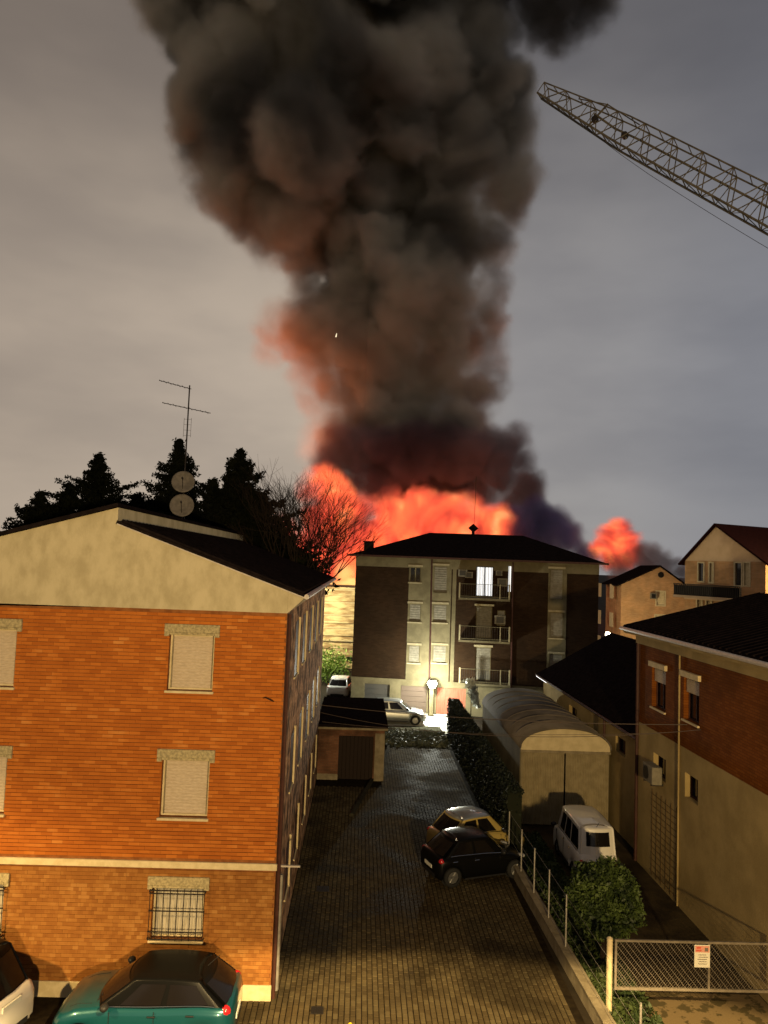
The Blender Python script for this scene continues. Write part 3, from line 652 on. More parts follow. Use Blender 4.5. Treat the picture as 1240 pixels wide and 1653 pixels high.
# AC unit and trellis on its wall
a_ = fr_.uz(1066, 1248); t_ = root('air_conditioner', tuple(fr_(a_[0], -.2, a_[1]-.3)), 'air-conditioning unit on brackets below the small wall window of the corner house', 'air conditioner')
m_ = MB(fr_); m_.box(a_[0]-.42, a_[0]+.42, -.45, -.1, a_[1]-.3, a_[1]+.28); m_.build('casing', SG, t_, bevel=.02)
m_ = MB(fr_); m_.tube((a_[0]-.1, -.475, a_[1]), (a_[0]-.1, -.452, a_[1]), .22, 18); m_.build('fan_grille', M['black_trim'], t_)
m_ = MB(fr_); 
for x in (-.3, .3): m_.box(a_[0]+x-.02, a_[0]+x+.02, -.45, -.021, a_[1]-.35, a_[1]-.302)
m_.build('bracket', M['iron'], t_)
tr = root('trellis', tuple(fr_(-26, 0, 0)), 'tall wooden trellis panel fixed to the cream wall under the air conditioner', 'trellis')
TW = mat('trellis_wood', (.13, .085, .035), .9)
ua, ub = fr_.uz(1055, 1300)[0], fr_.uz(1094, 1300)[0]
for k in range(6): x = ua+(ub-ua)*k/5; MB(fr_).box(x-.012, x+.012, -.045, -.03, .1, 3.0).build('slat', TW, tr)
for k in range(14): z = .25+k*.2; MB(fr_).box(ua-.05, ub+.05, -.06, -.046, z-.010, z+.010).build('slat', TW, tr)
# wing beyond
XW = 10.75; ywf = atX(870, 1092, XW-.2).y
wg = root('low_wing', (XW+3, 36, 0), 'low building with steep black roof between corner house and vaulted shed', 'outbuilding')
ZWe = atX(950, 1140, XW-.2).z
fw_ = Fr((XW, 0, 0), -90)
hw_ = []
for (a, b, c, d) in ((919, 1137, 931, 1166), (994, 1186, 1010, 1212)):
    p1 = fw_.uz(a, b); p2 = fw_.uz(c, b); p3 = fw_.uz(a, d); hw_.append((p1[0], p2[0], p3[1], p1[1]))
mb = MB(fw_); holes_wall(mb, -ywf+.3, -yc-.02, 0, ZWe, hw_, 0, .25); mb.box(-ywf+.3, -yc-.02, .25, 7.5, 0, ZWe); mb.build('wall', CW, wg)
for h in hw_: window(wg, fw_, *h, style='o', fm=M['pipe'], lint=False, sill=False)
pk = at(972, 1033, ywf); slp = (pk.z-ZWe)/(pk.x-XW+.2)
xr = XW-.2+4.2; zr_ = ZWe+slp*4.2
slab2('roof', [(XW-.3, yc+.02, ZWe-.06), (xr, yc+.02, zr_), (xr, ywf, zr_), (XW-.3, ywf, ZWe-.06)], .14, M['roof'], wg)
slab2('roof', [(xr+.004, yc+.02, zr_), (xr+4.4, yc+.02, ZWe), (xr+4.4, ywf, ZWe), (xr+.004, ywf, zr_)], .14, M['roof'], wg)
MB().prism([(XW+.02, ZWe), (XW+7.5, ZWe), (xr, zr_-.02)], ywf-.5, ywf-.3).build('gable', CW, wg)
MB().tube((XW-.36, yc+.05, ZWe), (XW-.36, ywf, ZWe), .06, 8).build('gutter', M['pipe'], wg)
q = fw_.uz(986, 1240)[0]; MB(fw_).tube((q, -.3, .02), (q, -.3, ZWe-.1), .05, 6).build('downpipe', M['pipe'], wg)
tA = at(867, 1091, ywf-.3); tB = at(882, 1101, ywf-1.2); tl = root('tube_light', tuple(tA), 'short white tube light at the far eaves corner of the low outbuilding', 'lamp')
MB().tube(tA, tB, .05, 8, tr=False).build('tube', mat('tube_glow', (1, 1, 1), .5, emit=(.95, .95, 1), est=1.6), tl)
MB().tube(tA+Vector((0, 0, .07)), tB+Vector((0, 0, .07)), .07, 6, tr=False).build('hood', M['iron'], tl)
# ------------------------------------------------------------------ far houses on the right
def far_house(name, label, P0, P1, depth, ze, apex_t, zap, wallm, gabm, roofm, holesdef, yr=0):
    ang = math.degrees(math.atan2(P1.y-P0.y, P1.x-P0.x)); W_ = math.hypot(P1.x-P0.x, P1.y-P0.y); fr = Fr((P0.x, P0.y, 0), ang)
    r = root(name, tuple(fr(W_/2, 0, 0)), label, 'house')
    hl = []
    for k, x0, y0, x1, y1 in holesdef:
        a = fr.uz(x0, y0); b = fr.uz(x1, y0); c = fr.uz((x0+x1)/2, y1); hl.append((a[0], b[0], c[1], a[1]))
    mb = MB(fr); holes_wall(mb, 0, W_, 0, ze, hl, 0, .3); mb.box(0, W_, .3, depth, 0, ze); mb.build('wall', wallm, r)
    xa = apex_t*W_
    MB(fr).prism([(0, ze), (W_, ze), (xa, zap)], -.02, .25).build('gable', gabm, r)
    o_ = .5; sl1 = (zap-ze)/xa; sl2 = (zap-ze)/(W_-xa)
    for q in ([(-o_, -.35, ze-sl1*o_), (xa, -.35, zap), (xa, depth, zap), (-o_, depth, ze-sl1*o_)], [(xa+.004, -.35, zap), (W_+o_, -.35, ze-sl2*o_), (W_+o_, depth, ze-sl2*o_), (xa+.004, depth, zap)]):
        mb = MB(fr); mb.slab([(a, b, c+.16) for a, b, c in q], .14); mb.build('roof', roofm, r)
    for (k, *_), h in zip(holesdef, hl):
        u0, u1, z0, z1 = h
        f = MB(fr); e = .12
        f.box(u0-e, u0, -.05, .1, z0-e, z1+e); f.box(u1, u1+e, -.05, .1, z0-e, z1+e); f.box(u0, u1, -.05, .1, z1, z1+e); f.box(u0, u1, -.05, .1, z0-e, z0)
        wn = f.build('window', M['trim'], r)
        if k == 'l': MB(fr).box(u0, u1, .12, .15, z0, z1).build('pane', WARMLIT, wn)
        elif k == 's': shutter(wn, fr, u0, u1, z0, z1, .1, M['trim'], pitch=.2)
        else: MB(fr).box(u0, u1, .12, .15, z0, z1).build('pane', M['glass'], wn)
    return r, fr, W_
WARMLIT = mat('warm_lit_pane', (.8, .7, .5), .8, emit=(1, .78, .45), est=.55)
OCH = brick_mat('ochre_brick', (.42, .24, .11), (.5, .3, .15), (.4, .27, .16), 'X', bw=.3, bh=.1, patch=(1.1, .85, 1.1))
PINK = mat('peach_render', (.52, .38, .24), .9, (.58, .43, .28), 1.2)
P0 = at(1003, 950, 76); P1 = at(1110, 955, 75)
ze_ = at(1003, 943, 76).z; za_ = at(1066, 915, 75.5).z
h2, f2, W2 = far_house('ochre_house', 'distant ochre brick house with low gable, round vent and glowing lamp beside it', P0, P1, 9, ze_, .58, za_, OCH, OCH, M['roof'],
    [('s', 1060, 955, 1073, 977), ('s', 1058, 993, 1073, 1003)])
c = f2.uz(1067, 928); MB(f2).tube((c[0], -.06, c[1]), (c[0], -.025, c[1]), .3, 14).build('vent', M['darkgap'], h2)
fL = Fr((P0.x, P0.y, 0), -90)
for dy in (2.0, 6.0):
    for zz_ in (4.6, 7.6, 1.8):
        MB(fL).box(-dy-1.1-.3, -dy-.3, -.05, -.002, zz_, zz_+1.5).build('window', M['trim'], h2)
m_ = MB(f2); u_ = f2.uz(1054, 962); m_.box(u_[0]-.3, u_[0]+.3, -.35, -.03, u_[1]-.3, u_[1]+.3); t_ = root('air_conditioner', tuple(f2(u_[0], -.2, u_[1]-.3)), 'tiny air-conditioning box beside the pale window of the distant ochre house', 'air conditioner')
m_.build('casing', SG, t_)
m_ = MB(f2); m_.box(u_[0]-.2, u_[0]+.2, -.37, -.352, u_[1]-.2, u_[1]+.2); m_.build('grille', M['black_trim'], t_)
pl = at(981, 1024, 70)
t_ = root('yard_lamp', (pl.x, pl.y, 0), 'bright warm lamp at the foot of the distant ochre house', 'lamp')
MB().tube((pl.x, pl.y+.1, 0), (pl.x, pl.y+.1, pl.z), .06, 8).build('post', M['iron'], t_)
MB().tube((pl.x, pl.y, pl.z-.2), (pl.x, pl.y, pl.z+.2), .22, 12, r1=.2).build('globe', mat('globe_glow', (1, 1, 1), .5, emit=(1, .85, .55), est=12), t_, smooth=True)
lamp('yard_lamp_light', 'POINT', (pl.x, pl.y-.5, pl.z+.1), 2200, (1, .8, .45), .3)
lamp('far_street_light', 'POINT', (36, 50, 10.0), 9000, (1, .74, .38), .3)
Q0 = at(1106, 905, 64); Q1 = at(1236, 912, 57)
zq = at(1106, 905, 64).z
h3, f3, W3 = far_house('gabled_house', 'distant house with peach gable and dark-railed balcony at the right edge', Q0, Q1, 14, zq, .42, at(1157, 848, 61).z, OCH, PINK, M['roof_red'],
    [('d', 1128, 909, 1136, 938), ('s', 1146, 909, 1151, 940), ('d', 1187, 909, 1197, 945), ('s', 1202, 909, 1210, 945), ('s', 1126, 966, 1133, 990), ('s', 1141, 968, 1148, 985), ('s', 1178, 966, 1190, 980)])
zb_ = f3.uz(1150, 963)[1]; b1_ = f3.uz(1212, 960)[0]
bl = MB(f3).box(-.2, b1_, -1.2, -.03, zb_-.2, zb_).build('balcony', PINK, h3)
for q in range(34):
    x = -.15+(b1_+.2)*q/34; MB(f3).box(x, x+.07, -1.17, -1.12, zb_+.001, zb_+.9).build('baluster', M['iron'], bl)
MB(f3).box(-.2, b1_, -1.18, -1.1, zb_+.9, zb_+.98).build('rail', M['iron'], bl)
MB(f3).box(-.2, b1_, -1.1, -1.08, zb_+.01, zb_+.85).build('screen', M['black_trim'], bl)
MB(f3).box(-.02, W3+.02, -.06, -.001, zb_-.35, zb_-.15).build('string_course', PINK, h3)
c = f3.uz(1158, 945); t_ = root('potted_plant', tuple(f3(c[0], -.7, zb_)), 'small potted plant on the distant railed balcony', 'plant')
MB(f3).tube((c[0], -.7, zb_), (c[0], -.7, zb_+.4), .16, 10, r1=.2).build('pot', M['concrete'], t_)
# ------------------------------------------------------------------ pale building and greenery seen through the gap
pb0 = at(480, 1075, 74); pb1 = at(590, 1075, 74)
fp = Fr((pb0.x, 74, 0), 0); Wp = pb1.x-pb0.x; zp = at(550, 948, 74).z
pbld = root('pale_building', tuple(fp(Wp/2, 0, 0)), 'brightly lit pale yellow building seen in the gap left of the dark block', 'building')
PY = mat('pale_yellow_wall', (.62, .50, .28), .9, (.30, .20, .10), 1.0, 9, stretch=(.6, 1, 2.2), lo=.4, hi=.62)
MB(fp).box(0, Wp, 0, 8, 0, zp).build('wall', PY, pbld)
for k in range(14):
    z = zp-.2-k*.62
    if z > 1.6: MB(fp).box(-.05, Wp+.05, -.12-.1*(k % 3), -.002, z-.10-.1*(k % 2), z).build('floor_band', PY if k % 2 else M['trim'], pbld)
for px in (553, 566): a = fp.uz(px-7, 1060); b = fp.uz(px+4, 1067); MB(fp).box(a[0], b[0], -.05, -.002, b[1], a[1]).build('window', M['glass'], pbld)
lamp('pale_wall_fill', 'POINT', (-4.4, 67, 6.5), 4600, (1, .86, .52), .5)  # added unseen light to brighten the pale building
lamp('gap_fill_light', 'POINT', (-3.6, 59, 4.0), 900, (.95, 1, .85), .2)  # added light hidden behind the house end, brightens shrub and white car
def leaf_mb(pts, size, jit=.3, m=0):
    """many small leaf faces at the given points"""
    pts = np.asarray(pts); n = len(pts)
    a = rng.normal(size=(n, 3)); a /= np.linalg.norm(a, axis=1)[:, None]; b = rng.normal(size=(n, 3)); b -= (b*a).sum(1)[:, None]*a; b /= np.linalg.norm(b, axis=1)[:, None]
    s = size*(1+jit*rng.normal(size=n)).clip(.4, 2)[:, None]
    v = np.stack([pts-a*s, pts-b*s*.45, pts+a*s, pts+b*s*.45], 1).reshape(-1, 3)
    mb = MB(); mb.v = [Vector(x) for x in v]; mb.f = [(4*i, 4*i+1, 4*i+2, 4*i+3) for i in range(n)]; mb.m = [m]*n; return mb
def leafmat(name, c1, c2, sc_=2.0, sp=.3):
    m = mat(name, c1, .6, c2, sc_, 4, spec=sp); m.node_tree.nodes['Principled BSDF'].inputs['Subsurface Weight'].default_value = 0; return m
LV = dict(bush=leafmat('bush_leaf', (.012, .022, .006), (.06, .09, .018), 2), dark=leafmat('conifer_leaf', (.005, .006, .004), (.010, .011, .006), 2, 0), hedge=leafmat('hedge_leaf', (.007, .011, .006), (.016, .022, .012), 1.5),
          lit=leafmat('garden_leaf', (.10, .18, .02), (.2, .3, .05), 1.0), grass=leafmat('grass_blade', (.02, .035, .01), (.05, .07, .02), 1.5))
p = at(536, 1092, 66)
pts = rng.normal(size=(1800, 3))*np.array([.8, .8, .75])+np.array([p.x-.1, 66, 1.2]); pts[:, 2] = np.abs(pts[:, 2])
t_ = root('garden_shrub', (p.x, 66, 0), 'bright yellow-green shrub in the gap beside the dark block', 'shrub')
leaf_mb(pts, .13).build('foliage', LV['lit'], t_); MB().tube((p.x, 66, 0), (p.x, 66, 1.3), .08, 6).build('trunk', M['bark'], t_)
# ------------------------------------------------------------------ cars
def interp(tab, x):
    if x <= tab[0][0]: return tab[0][1]
    for (a, va), (b, vb) in zip(tab, tab[1:]):
        if a <= x <= b:
            t = (x-a)/(b-a); t = t*t*(3-2*t)*.5+t*.5; return va+(vb-va)*t
    return tab[-1][1]
def make_car(label, cat, group, loc, rz, S, paint, roofm, name='parked_car'):
    """x is forward; S: dict of measures"""
    r = root(name, loc, label, cat, group, rz=rz, local=True)
    Lc, Wc, Hc = S['L'], S['W'], S['H']; wb = S['wb']; wr = S.get('wr', .31); ar = wr+.06
    xf, xr_ = wb/2+S.get('sh', 0), -wb/2+S.get('sh', 0)
    top = S['top']; hw = Wc/2
    xs = sorted(set([round(-Lc/2+Lc*k/46, 4) for k in range(47)]))
    prof = []
    for x in xs:
        e = min(1, (Lc/2-abs(x))/(.42)); e = max(0, e); rnd = math.sqrt(max(0, 1-(1-e)**2)); w_ = hw*(.76+.24*rnd)
        zt_ = interp(top, x); zb_ = .20+(.16*(1-rnd))
        for xc in (xf, xr_):
            if abs(x-xc) < ar: zb_ = max(zb_, wr+math.sqrt(ar*ar-(x-xc)**2)*.98)
        zm = max(zb_+.03, .48); zs_ = max(zm+.03, zt_-.10-.05*rnd)
        bul = 1.0
        prof.append([(x, 0, min(zb_, .3) if True else zb_), (x, w_*.86, min(zb_, .3)), (x, w_*.87, zb_), (x, w_*.985, zb_+.015), (x, w_*1.0*bul, zm), (x, w_*.985, zs_), (x, w_*.93, zt_-.035), (x, w_*.80, zt_), (x, 0, zt_+.035)])
    vs_ = []; fs_ = []; n = len(prof[0]); full_n = 2*n-2
    for pr in prof:
        ring = pr + [(q[0], -q[1], q[2]) for q in pr[-2:0:-1]]; vs_ += ring
    for i in range(len(prof)-1):
        for k in range(full_n): fs_.append((i*full_n+k, i*full_n+(k+1) % full_n, (i+1)*full_n+(k+1) % full_n, (i+1)*full_n+k))
    fs_.append(tuple(range(full_n-1, -1, -1))); fs_.append(tuple(range((len(prof)-1)*full_n, len(prof)*full_n)))
    b = MB(); b.add(vs_, fs_, tr=False); body = b.build('body', paint, r, smooth=True)
    # greenhouse as a ruled surface: station s -> belt point, roof edge, roof centre
    g = S['gh']   # (x at belt front, x roof front, x roof rear, x belt rear), belt z, roof z, belt half width, roof half width
    x0, x1, x2, x3 = g; zbt = S['belt']; wbl = hw*.90; wrf = hw*S.get('rw', .76); zr_ = Hc
    def roofz(x): 
        t = (x-x2)/(x1-x2); return zr_-.05*(2*t-1)**2-.02*(1-t)
    def belt(x): return interp(top, x)-.01
    K = 14
    rings = []
    stn = [(x0, x0-.02, 0), (x1+(x0-x1)*.5, None, .5)] 
    def ring_at(xb, xt, h):   # h in 0..1 height fraction, closed arch across
        zb_ = belt(xb); zt_ = zb_+(roofz(min(max(xt, x2), x1))-zb_)*h; wv = wbl+(wrf-wbl)*h
        return xb, xt, zb_, zt_, wv
    P_ = []
    # build as grid: rows = contour from belt to roof centre; columns go round: front, side, rear (right half), mirrored
    def outline(h):
        """closed outline (plan) at height fraction h, as list of points"""
        xf_ = x0+(x1-x0)*h; xr2 = x3+(x2-x3)*h; wv = wbl+(wrf-wbl)*h; pts = []
        rf_, rr_ = .30*(1-h)+.16, .22; m_ = 8
        cr = .34                       # how far the windscreen bows forward
        for k in range(m_+1):          # front, from centre to the corner
            t = k/m_; y = wv*.93*t; pts.append((xf_-cr*(.9)*t*t*(1 if True else 0)*.55, y))
        ns_ = 12
        xa = xf_-.25; xb_ = xr2+.10
        for k in range(ns_+1): t = k/ns_; pts.append((xa+(xb_-xa)*t, wv*(1-.05*abs(2*t-1)**3)))
        for k in range(m_+1): t = 1-k/m_; pts.append((xr2+.12*t*t, wv*.95*t))
        return pts
    hs_ = [0, .15, .35, .55, .75, .9, .97, 1.0]
    grid = []
    for h in hs_:
        o_ = outline(h); zs2 = []
        for (x, y) in o_:
            zb_ = belt(min(max(x, x3), x0)); zt2 = roofz(min(max(x, x2), x1)); bow = .03*(1-(y/(wrf+.01))**2) if h == 1 else 0
            zs2.append((x, y, zb_-.02+(zt2-zb_+.02)*(h if h < .9 else h)))
        grid.append(zs2)
    # shrink the top rows inwards for a rounded roof edge, then close with a centre line
    inner = [(x*.985+(x1+x2)/2*.015, y*.9, z+.025) for x, y, z in grid[-1]]
    inner2 = [(x*.9+(x1+x2)/2*.1, y*.5, z+.045) for x, y, z in grid[-1]]
    cen = [(x*.85+(x1+x2)/2*.15, 0, z+.055) for x, y, z in grid[-1]]
    rows = grid+[inner, inner2, cen]
    m_ = len(rows[0]); 
    def half(sgn):
        mb = []
        for row in rows: mb += [(x, y*sgn, z) for x, y, z in row]
        return mb
    def faces(r0, r1, flip):
        fs = []
        for i in range(r0, r1):
            for k in range(m_-1):
                f = (i*m_+k, i*m_+k+1, (i+1)*m_+k+1, (i+1)*m_+k); fs.append(f if not flip else f[::-1])
        return fs
    cabin = MB(); cabin.add(half(1), faces(0, len(hs_)-1, False), tr=False); cabin.add(half(-1), faces(0, len(hs_)-1, True), tr=False); cabin.build('pillars', paint if not S.get('dark_pillars') else BLACKP, r, smooth=True, weld=True)
    rfm = MB(); rfm.add(half(1), faces(len(hs_)-2, len(rows)-1, False), tr=False); rfm.add(half(-1), faces(len(hs_)-2, len(rows)-1, True), tr=False)
    ro = rfm.build('roof', roofm, r, smooth=True, weld=True)
    for v_ in ro.data.vertices: v_.co.z += .004
    def patch(name, k0, k1, h0, h1, sgn, mt, o=.012, par=r):
        """a glass panel following the cabin between columns k0..k1 (fractional) and heights h0..h1"""
        nk = max(3, int((k1-k0)*1.5)); nh = 5; vs_ = []
        def P(k, h):
            i = 0
            while i < len(hs_)-2 and hs_[i+1] < h: i += 1
            th = (h-hs_[i])/(hs_[i+1]-hs_[i]); kk = min(int(k), m_-2); tk = k-kk
            a = Vector(grid[i][kk]).lerp(Vector(grid[i][kk+1]), tk); b2 = Vector(grid[i+1][kk]).lerp(Vector(grid[i+1][kk+1]), tk); return a.lerp(b2, th)
        for ih in range(nh+1):
            for ik in range(nk+1):
                k = k0+(k1-k0)*ik/nk; h = h0+(h1-h0)*ih/nh; p0 = P(k, h); pk_ = P(min(k+.05, m_-1.001), h)-P(max(k-.05, 0), h); ph = P(k, min(h+.03, 1))-P(k, h-.03); nn = pk_.cross(ph)
                nn = nn.normalized() if nn.length > 1e-9 else Vector((0, 0, 1))
                c_ = Vector(((x1+x2)/2, 0, p0.z))
                if nn.dot(p0-c_) < 0: nn = -nn
                q = p0+nn*o; vs_.append((q.x, q.y*sgn, q.z))
        fs = []
        for ih in range(nh):
            for ik in range(nk):
                f = (ih*(nk+1)+ik, ih*(nk+1)+ik+1, (ih+1)*(nk+1)+ik+1, (ih+1)*(nk+1)+ik); fs.append(f)
        return vs_, fs
    def two(name, k0, k1, h0, h1, mt=None):
        mb = MB()
        for s_ in (1, -1): mb.add(*patch(name, k0, k1, h0, h1, s_, None), tr=False)
        return mb.build(name, mt or M['carglass'], r, smooth=True, weld=True)
    two('windscreen', 0, 7.6, .10, .93)
    two('rear_window', S.get('rk', 23.0), 29.99, .10 if not S.get('rwin') else S['rwin'], .90)
    for s_ in (1, -1):
        for ka, kb in S.get('sw', ((10.5, 14.6), (15.2, 19.4))):
            mb = MB(); mb.add(*patch('w', ka, kb, .12, .88, s_, None), tr=False); mb.build('side_window', M['carglass'], r, smooth=True)
    # wheels
    for xw in (xf, xr_):
        for s_ in (1, -1):
            yw = s_*(hw*.985-.10); t = MB(); prof_ = [(-.10, wr*.62), (-.10, wr*.9), (-.07, wr), (.07, wr), (.10, wr*.9), (.10, wr*.62)]; nn_ = 26; vs2 = []
            for dy, rr_ in prof_:
                for k in range(nn_): a = 2*math.pi*k/nn_; vs2.append((xw+rr_*math.cos(a), yw+dy, wr+rr_*math.sin(a)))
            fs2 = [(i*nn_+k, i*nn_+(k+1) % nn_, (i+1)*nn_+(k+1) % nn_, (i+1)*nn_+k) for i in range(5) for k in range(nn_)]
            t.add(vs2, fs2, tr=False); wh = t.build('wheel', M['blackrub'], r, smooth=True)
            rm = MB(); rm.tube((xw, yw+s_*.03, wr), (xw, yw+s_*.05, wr), wr*.63, 20, tr=False)
            for k in range(6):
                a = math.pi*2*k/6; c, s2 = math.cos(a), math.sin(a); px_, pz_ = -s2*.028, c*.028
                p_i = (xw+c*.04, yw+s_*.075, wr+s2*.04); p_o = (xw+c*wr*.6, yw+s_*.065, wr+s2*wr*.6); rm.tube(p_i, p_o, .022, 4, tr=False)
            rm.build('rim', M['rim'], wh)
            ia = MB(); ia.tube((xw, yw-s_*.12, wr+.01), (xw, yw-s_*.105, wr+.01), ar*.98, 20, tr=False); ia.build('wheel_arch', M['black_trim'], r)
    e = Lc/2
    def surf_x(y, z, sgn): return sgn*(e-.0)
    for s_ in (1, -1):
        hlz = S.get('hlz', .68); tz = S.get('tlz', .86)
        m1 = MB(); m1.box(-.13, .09, -.2, .2, -.07, .07); hd = m1
        hx, hy_ = e-.17, s_*hw*.72
        m2 = MB(); 
        vs3 = [];
        lat, lon = 8, 12
        def ell(cx, cy_, cz, ax_, ay_, az_):
            vs4 = []; fs4 = []
            for i in range(lat+1):
                th = math.pi*i/lat
                for k in range(lon): ph = 2*math.pi*k/lon; vs4.append((cx+ax_*math.sin(th)*math.cos(ph), cy_+ay_*math.sin(th)*math.sin(ph), cz+az_*math.cos(th)))
            for i in range(lat):
                for k in range(lon): fs4.append((i*lon+k, i*lon+(k+1) % lon, (i+1)*lon+(k+1) % lon, (i+1)*lon+k))
            return vs4, fs4
        m2.add(*ell(e-.25, s_*hw*.72, hlz, .17, .15, .07), tr=False); m2.build('headlight', M['clear_lens'], r, smooth=True)
        m3 = MB(); m3.add(*ell(-e+S.get('tlx', .17), s_*hw*.80, tz-.04, .12, .11, S.get('tlh', .10)), tr=False); m3.build('taillight', M['red_lens'], r, smooth=True)
        m4 = MB(); m4.add(*ell(x0-.38, s_*(hw+.09), belt(x0-.4)+.10, .09, .11, .075), tr=False); m4.build('mirror', M['black_trim'], r, smooth=True)
        for xh in (x0-1.25, x0-2.05):
            m5 = MB(); m5.tube((xh, s_*(hw+.012), interp(top, xh)-.14), (xh-.17, s_*(hw+.012), interp(top, xh)-.14), .014, 6, tr=False); m5.build('door_handle', S.get('hm', M['chrome']), r)
        m6 = MB(); m6.box(-wb/2+ar+.05, wb/2-ar-.05, s_*(hw-.03)-.02, s_*(hw-.03)+.045, .2, .33); m6.build('sill', M['black_trim'], r, bevel=.01)
        for xd in (x0-.45, x0-1.38):
            m7 = MB(); m7.box(xd-.004, xd+.004, s_*hw*.98-.006, s_*hw*.98+.022, .42, interp(top, xd)-.06); m7.build('door_gap', M['black_trim'], r)
    aw = MB(); aw.tube((x2+.12, 0, roofz(x2+.1)+.05), (x2-.12, 0, roofz(x2+.1)+.27), .008, 5, tr=False); aw.build('antenna', M['black_trim'], r)
    for s_ in (1, -1):
        ww = MB(); ww.tube((x0-.06, s_*.10, belt(x0)+.03), (x0-.16, s_*.10+.52, belt(x0)+.10), .010, 4, tr=False); ww.build('wiper', M['black_trim'], r)
        ws = MB(); ws.path([(x0-.35-(x0-.35-x3-.35)*k/8, s_*(wbl+.022), belt(x0-.35-(x0-.35-x3-.35)*k/8)+.03) for k in range(9)], .011, 5, tr=False); ws.build('window_strip', S.get('hm', M['chrome']) if not S.get('strip') else M['chrome'], r)
    bn = MB(); bn.path([(x0-.02+(e-.3-x0)*k/7, hw*.70-.05*k/7, interp(top, x0-.02+(e-.3-x0)*k/7)+.006) for k in range(8)], .006, 4, tr=False); bn.path([(x0-.02+(e-.3-x0)*k/7, -hw*.70+.05*k/7, interp(top, x0-.02+(e-.3-x0)*k/7)+.006) for k in range(8)], .006, 4, tr=False); bn.build('bonnet_gap', M['black_trim'], r)
    mg = MB(); mg.box(e-.06, e+.012, -hw*.42, hw*.42, .36, .52); mg.build('grille', M['black_trim'], r, bevel=.02)
    mg = MB(); mg.box(-e-.012, -e+.05, -hw*.6, hw*.6, .26, .40); mg.build('bumper', M['black_trim'], r, bevel=.02)
    mg = MB(); zpl = S.get('plz', .55); mg.box(-e-.018, -e+.02, -.26, .26, zpl-.055, zpl+.055); mg.build('number_plate', M['plate'], r)
    return r
M['carglass'] = mat('car_glass', (.006, .005, .005), .12, spec=.28)
def paint(name, c, metal=.3, rough=.3, coat=.8): return mat(name, c, rough, metal=metal, coat=coat, spec=.3)
hatch = dict(L=3.95, W=1.73, H=1.48, wb=2.54, top=[(-1.98, .80), (-1.85, .95), (-1.3, .99), (0, .96), (.75, .93), (1.3, .87), (1.75, .74), (1.98, .56)], gh=(1.12, .42, -1.32, -1.86), belt=.95)
teal = dict(hatch, L=3.80, W=1.70, H=1.47, top=[(-1.93, .82), (-1.82, .99), (-1.2, 1.02), (0, .98), (.8, .97), (1.35, .92), (1.72, .80), (1.93, .60)], dark_pillars=True, tlz=.93, tlh=.12, hm=M['black_trim'], strip=True)
TEAL = paint('teal_paint', (.004, .052, .066), .35, .28); BLACKP = mat('black_paint', (.003, .003, .003), .32, spec=.10)
YELP = paint('yellow_paint_car', (.40, .30, .09), .2, .4); WHITEP = paint('white_paint', (.62, .60, .55), 0, .4); SILVER = paint('silver_paint', (.3, .32, .32), .6, .35)
make_car('teal crossover with black roof parked under the barred window', 'car', 'cars parked in the yard', (-4.25, 17.22, 0), math.pi, teal, TEAL, BLACKP)
corner = dict(hatch, H=1.80, L=4.1, gh=(1.2, .5, -1.5, -1.93), dark_pillars=True, plz=.88, tlz=.8, top=[(-2.05, .80), (-1.9, 1.0), (-1.3, 1.03), (0, 1.0), (.8, .98), (1.35, .92), (1.8, .80), (2.05, .60)])
make_car('white car with black roof cut off by the left edge, rear corner showing', 'car', 'cars parked in the yard', (-9.0, 17.25, 0), math.pi-.30, corner, WHITEP, BLACKP)
def car_between(pr, pf, Y): pass
yl = dict(hatch, L=3.5, W=1.62, H=1.50, wb=2.3, top=[(-1.75, .78), (-1.62, .93), (-1.1, .96), (0, .94), (.6, .90), (1.1, .82), (1.5, .70), (1.75, .52)], gh=(1.0, .35, -1.1, -1.62))
cY = atZ(762, 1384); 
make_car('small yellow hatchback behind the black car at the fence', 'car', 'cars parked in the yard', (cY.x+.2, cY.y+.5, 0), rad(26), yl, YELP, SILVER)
cB = atZ(768, 1420)
bl_ = dict(yl, L=3.45, W=1.60, H=1.42, wb=2.36)
make_car('black hatchback in the middle of the yard nearest the low wall', 'car', 'cars parked in the yard', (cB.x, cB.y+.45, 0), rad(20), bl_, BLACKP, BLACKP)
van = dict(L=3.5, W=1.42, H=1.86, wb=2.0, top=[(-1.75, .95), (-1.7, 1.02), (-1, 1.03), (.6, 1.03), (1.2, 1.0), (1.5, .92), (1.75, .7)], gh=(1.45, .95, -1.55, -1.72), belt=1.02, rw=.84, sw=((10.5, 13.0), (13.5, 16.2), (16.8, 20.2)), tlz=.72, tlh=.2, tlx=.06, plz=.62, wr=.27, rwin=.36, rk=24.6)
vp = at(968, 1400, 25.2)
make_car('small white van parked facing the vaulted shed behind the bush', 'van', None, (vp.x, 27.0, 0), math.pi/2, van, WHITEP, WHITEP, name='parked_van')
sv = at(650, 1160, 50.2)
make_car('silver car parked in the lit court before the block garage doors', 'car', None, (sv.x-.5, 50.0, 0), 0, hatch, SILVER, SILVER)
make_car('white car in the gap left of the dark apartment block', 'car', None, (-1.25, 59.5, 0), 1.45, hatch, WHITEP, WHITEP)
